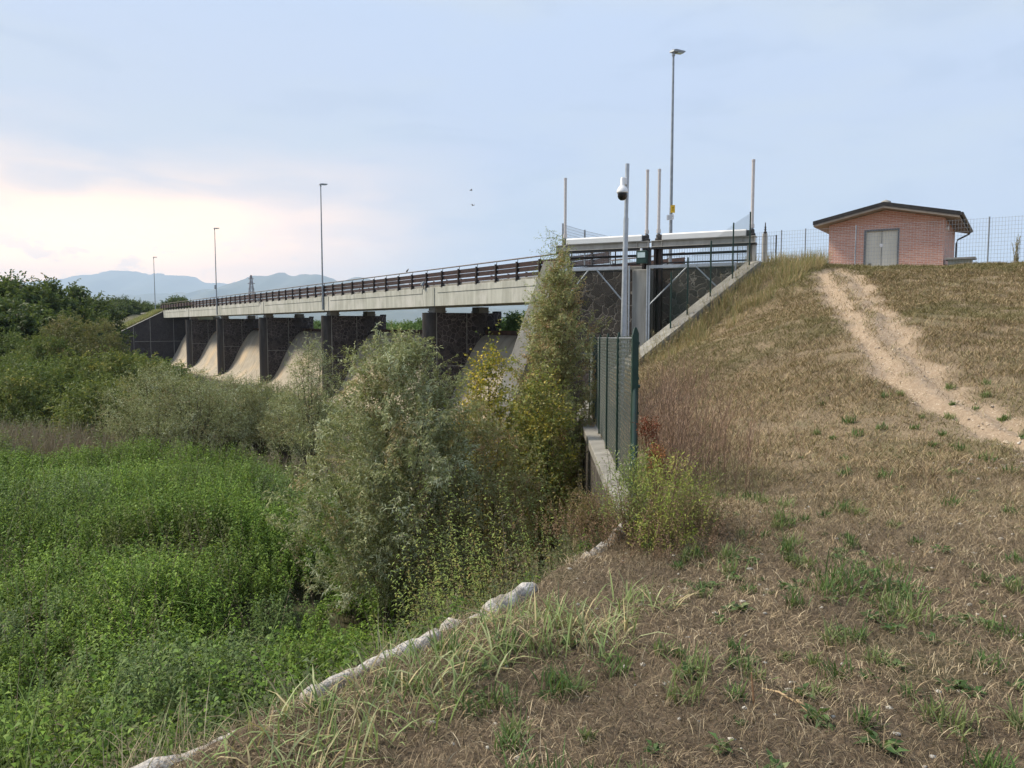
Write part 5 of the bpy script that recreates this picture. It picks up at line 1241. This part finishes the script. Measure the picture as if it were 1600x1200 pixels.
# green and pale blades near the kerb
x, y = field_pts(3300, (-2.1, 1.1), (1.5, 5.6), lambda x, y: inside(x, y, poly_r) & (seg_dist(x, y, EDGE)[0] < 1.4 * vn(x, y, .45, 74) ** 1.3 + .14) & (seg_dist(x, y, EDGE)[0] > .11) & (y + .5 * vn(x, y, .6, 96) < 4.9))
v, f = grass(np.stack([x, y, emb(x, y)], -1), rng.uniform(.07, .26, len(x)) * (.7 + .7 * vn(x, y, .35, 79)), rng.uniform(.004, .011, len(x)), rng.uniform(.4, 2.3, len(x)))
c = np.repeat(pick([(.26, .33, .13), (.18, .25, .08), (.38, .41, .21), (.48, .40, .22), (.34, .25, .14)], [4, 3.5, 3, 2.2, 1.6], len(x)), 8, 0)
tag(npmesh('kerb_grass', v, f, LEAF, None, c), kind='stuff')
# small green tufts scattered over the dry ground
tuf = []
cents = []
for _ in range(210):
    yy = 2.2 + 11 * rng.uniform() ** 1.4; xx = rng.uniform(-.4, .72) * yy + .2
    cents.append((xx, yy, rng.uniform(.04, .12)))
for px, py, rr in ((965, 1040, .10), (1095, 925, .08), (1300, 905, .16), (1330, 925, .14), (1290, 930, .12), (1410, 930, .18), (1380, 940, .12), (1420, 975, .16), (1340, 1000, .08), (1140, 870, .08), (1345, 795, .10), (1190, 770, .12), (1225, 775, .10), (1165, 760, .12), (1355, 905, .1), (1150, 1010, .07), (1350, 1140, .07), (1540, 1060, .08), (1565, 985, .1), (1280, 1090, .07), (880, 975, .08), (1060, 1030, .05), (1430, 850, .06), (1340, 690, .1)):
    v_ = (600 - py) / F; dd = V3((px - 800) / F, cos(th) + v_ * sin(th), -sin(th) + v_ * cos(th)); k_ = 1.66 / -dd[2]; cents.append((dd[0] * k_, dd[1] * k_, rr))
cn = np.array([c_ for c_ in cents if inside(np.array([c_[0]]), np.array([c_[1]]), poly_r)[0] and abs(seg_dist(np.array([c_[0]]), np.array([c_[1]]), EDGE)[0][0]) > .3])
nb = 44; cx = np.repeat(cn[:, 0], nb) + np.repeat(cn[:, 2], nb) * .4 * rng.normal(size=len(cn) * nb); cy = np.repeat(cn[:, 1], nb) + np.repeat(cn[:, 2], nb) * .4 * rng.normal(size=len(cn) * nb)
hb = np.repeat(cn[:, 2], nb) * rng.uniform(.5, 1.1, len(cx)) * 1.1
v, f = grass(np.stack([cx, cy, emb(cx, cy)], -1), hb * 1.25, .006 + .0005 * cy, rng.uniform(.2, 1.6, len(cx)))
hue = np.repeat(rng.uniform(size=len(cn)), nb)[:, None]
cc = pick([(.085, .15, .045), (.06, .11, .035), (.13, .20, .06)], [3, 3, 2], len(cx)); cc = np.where(hue > .72, cc * .5 + np.array([.28, .30, .13]) * .5, cc)
tag(npmesh('grass_tufts', v, f, LEAF, None, np.repeat(cc, 8, 0)), kind='stuff')
# low rosettes and broad leaved weeds
nr = 130; ry = 2.3 + 8.5 * rng.uniform(size=nr) ** 1.2; rx = rng.uniform(-.25, .72, nr) * ry + .3
ry = np.concatenate([ry, 4.6 + .7 * rng.normal(size=60)]); rx = np.concatenate([rx, 2.25 + .45 * rng.normal(size=60)])
kk = inside(rx, ry, poly_r) & (seg_dist(rx, ry, EDGE)[0] > .3); rx, ry = rx[kk], ry[kk]; nl = 22
P = np.stack([np.repeat(rx, nl), np.repeat(ry, nl)], -1); P = P + .018 * rng.normal(size=P.shape); sz_ = np.repeat(rng.uniform(.35, 1.1, len(rx)), nl)
P3 = np.stack([P[:, 0], P[:, 1], emb(P[:, 0], P[:, 1]) + .004], -1); a_ = rng.uniform(0, 2 * pi, len(P3)); Dr = np.stack([np.cos(a_), np.sin(a_), rng.uniform(.15, 1.3, len(P3))], -1)
Q = leafquads(P3, Dr, .085 * sz_ * rng.uniform(.6, 1.2, len(P3)), .024 * sz_, side=nrm(np.cross(nrm(Dr), UZ + .3 * rng.normal(size=P3.shape))), curl=.3)
cc = pick([(.06, .12, .035), (.09, .16, .05), (.13, .19, .07), (.20, .24, .11)], [4, 3, 2, 1], len(P3)); v, f, c = q2m(Q, cc)
tag(npmesh('low_weeds', v, f, LEAF, None, c), kind='stuff')
# grass on the slope behind the far wing wall
x = []; 
sa = S_END + 1.6 + 9 * rng.uniform(size=9000); qa = -11 + 12 * rng.uniform(size=9000); Pp = np.array([B(a, b) for a, b in zip(sa, qa)])
v, f = grass(np.stack([Pp[:, 0], Pp[:, 1], floorz(Pp[:, 0], Pp[:, 1])], -1), rng.uniform(.3, .8, 9000), .09, rng.uniform(.2, 1.3, 9000))
tag(npmesh('bank_grass', v, f, LEAF, None, np.repeat(pick([(.36, .34, .14), (.28, .30, .10), (.40, .33, .18)], [3, 3, 2], 9000), 8, 0)), kind='stuff')
# broken dry stalk lying and standing in the foreground
a_ = hit(1180, 1110); b_ = hit(1180, 1115); st_ = empty('dry_stalk', a_, 'broken brown dry stalk standing and lying on the litter in the foreground', 'stalk')
m = MB(); m.tube([a_ - UZ * .02, a_ + V3(-.015, 0, .12), a_ + V3(-.02, .0, .17)], [.005, .0045, .003], 6); m.build('standing_stem', mat('dry_stem', (.24, .13, .07), (.32, .19, .10), 30), st_)
p0, p1, p2 = hit(1190, 1082), hit(1245, 1105), hit(1290, 1140)
m = MB(); m.tube([p0 + UZ * .02, (p0 + p1) / 2 + UZ * .035, p1 + UZ * .02], [.003, .005, .006], 6); m.tube([p1 + UZ * .03, (p1 + p2) / 2 + UZ * .02, p2 + UZ * .015], [.008, .007, .003], 6); m.build('lying_stem', mat('straw_stem', (.42, .30, .17), (.52, .38, .22), 30), st_)
# pebbles
def pebbles(n, xf, col, smin, smax, name):
    x, y = xf(n); n = len(x); s = rng.uniform(smin, smax, n) * rng.uniform(.5, 1, n); z = emb(x, y)
    ico = np.array([(0, 0, 1), (.9, 0, .3), (.28, .85, .35), (-.72, .53, .3), (-.72, -.53, .4), (.28, -.85, .3), (.7, .5, -.5), (-.3, .8, -.5), (-.9, 0, -.5), (-.3, -.8, -.5), (.7, -.5, -.5)])
    fq = [(0, 1, 2, 2), (0, 2, 3, 3), (0, 3, 4, 4), (0, 4, 5, 5), (0, 5, 1, 1)]
    tri = [(1, 6, 2), (2, 6, 7), (2, 7, 3), (3, 7, 8), (3, 8, 4), (4, 8, 9), (4, 9, 5), (5, 9, 10), (5, 10, 1), (1, 10, 6), (0, 1, 2), (0, 2, 3), (0, 3, 4), (0, 4, 5), (0, 5, 1)]
    Vp = ico[None] * (1 + .22 * rng.normal(size=(n, 11, 1))) * (s[:, None, None] * np.stack([rng.uniform(.8, 1.3, n), rng.uniform(.7, 1.1, n), rng.uniform(.4, .7, n)], -1)[:, None]) + np.stack([x, y, z + s * .12], -1)[:, None]
    me = bpy.data.meshes.new(name); F3 = (np.arange(n) * 11)[:, None, None] + np.array(tri)[None]; F3 = F3.reshape(-1, 3)
    me.vertices.add(n * 11); me.vertices.foreach_set('co', Vp.astype(np.float32).ravel()); me.loops.add(len(F3) * 3); me.loops.foreach_set('vertex_index', F3.astype(np.int32).ravel())
    me.polygons.add(len(F3)); me.polygons.foreach_set('loop_start', np.arange(0, len(F3) * 3, 3, dtype=np.int32)); me.update(calc_edges=True); me.validate()
    tag(link(name, me, col), kind='stuff')
pebbles(420, lambda n: field_pts(n, (-.6, 8), (2.2, 9.5), okr, 1.2), ROCKW, .006, .022, 'pebbles')
pebbles(2600, lambda n: field_pts(n, (4, 16), (7, 32), lambda x, y: okr(x, y) & (path_mask(x, y)[0] > .4)), ROCKP, .012, .038, 'path_gravel')
pebbles(500, lambda n: field_pts(n, (3.6, 7.5), (5.2, 10), lambda x, y: okr(x, y) & (embcol(x, y)[..., 0] > .2)), ROCKW, .012, .04, 'gravel')
# riprap below the apron
rng = np.random.default_rng(91)
for k in range(26):
    s = rng.uniform(62, 112); q = rng.uniform(-6.8, -3.6); c0 = B(s, q, -7.0); sz = rng.uniform(.45, .95)
    m = MB(); m.lathe(c0, [(.1 * sz, -.4 * sz), (.75 * sz, -.2 * sz), (.85 * sz, .25 * sz), (.6 * sz, .6 * sz), (.1 * sz, .72 * sz)], 7)
    m.v = [tuple(np.array(v) + sz * .22 * rng.normal(size=3)) for v in m.v]
    o = m.build('rock', RIPRAP); tag(o, 'grey boulder lying in the riprap below the weir apron', 'rock', 'boulders below the weir apron')
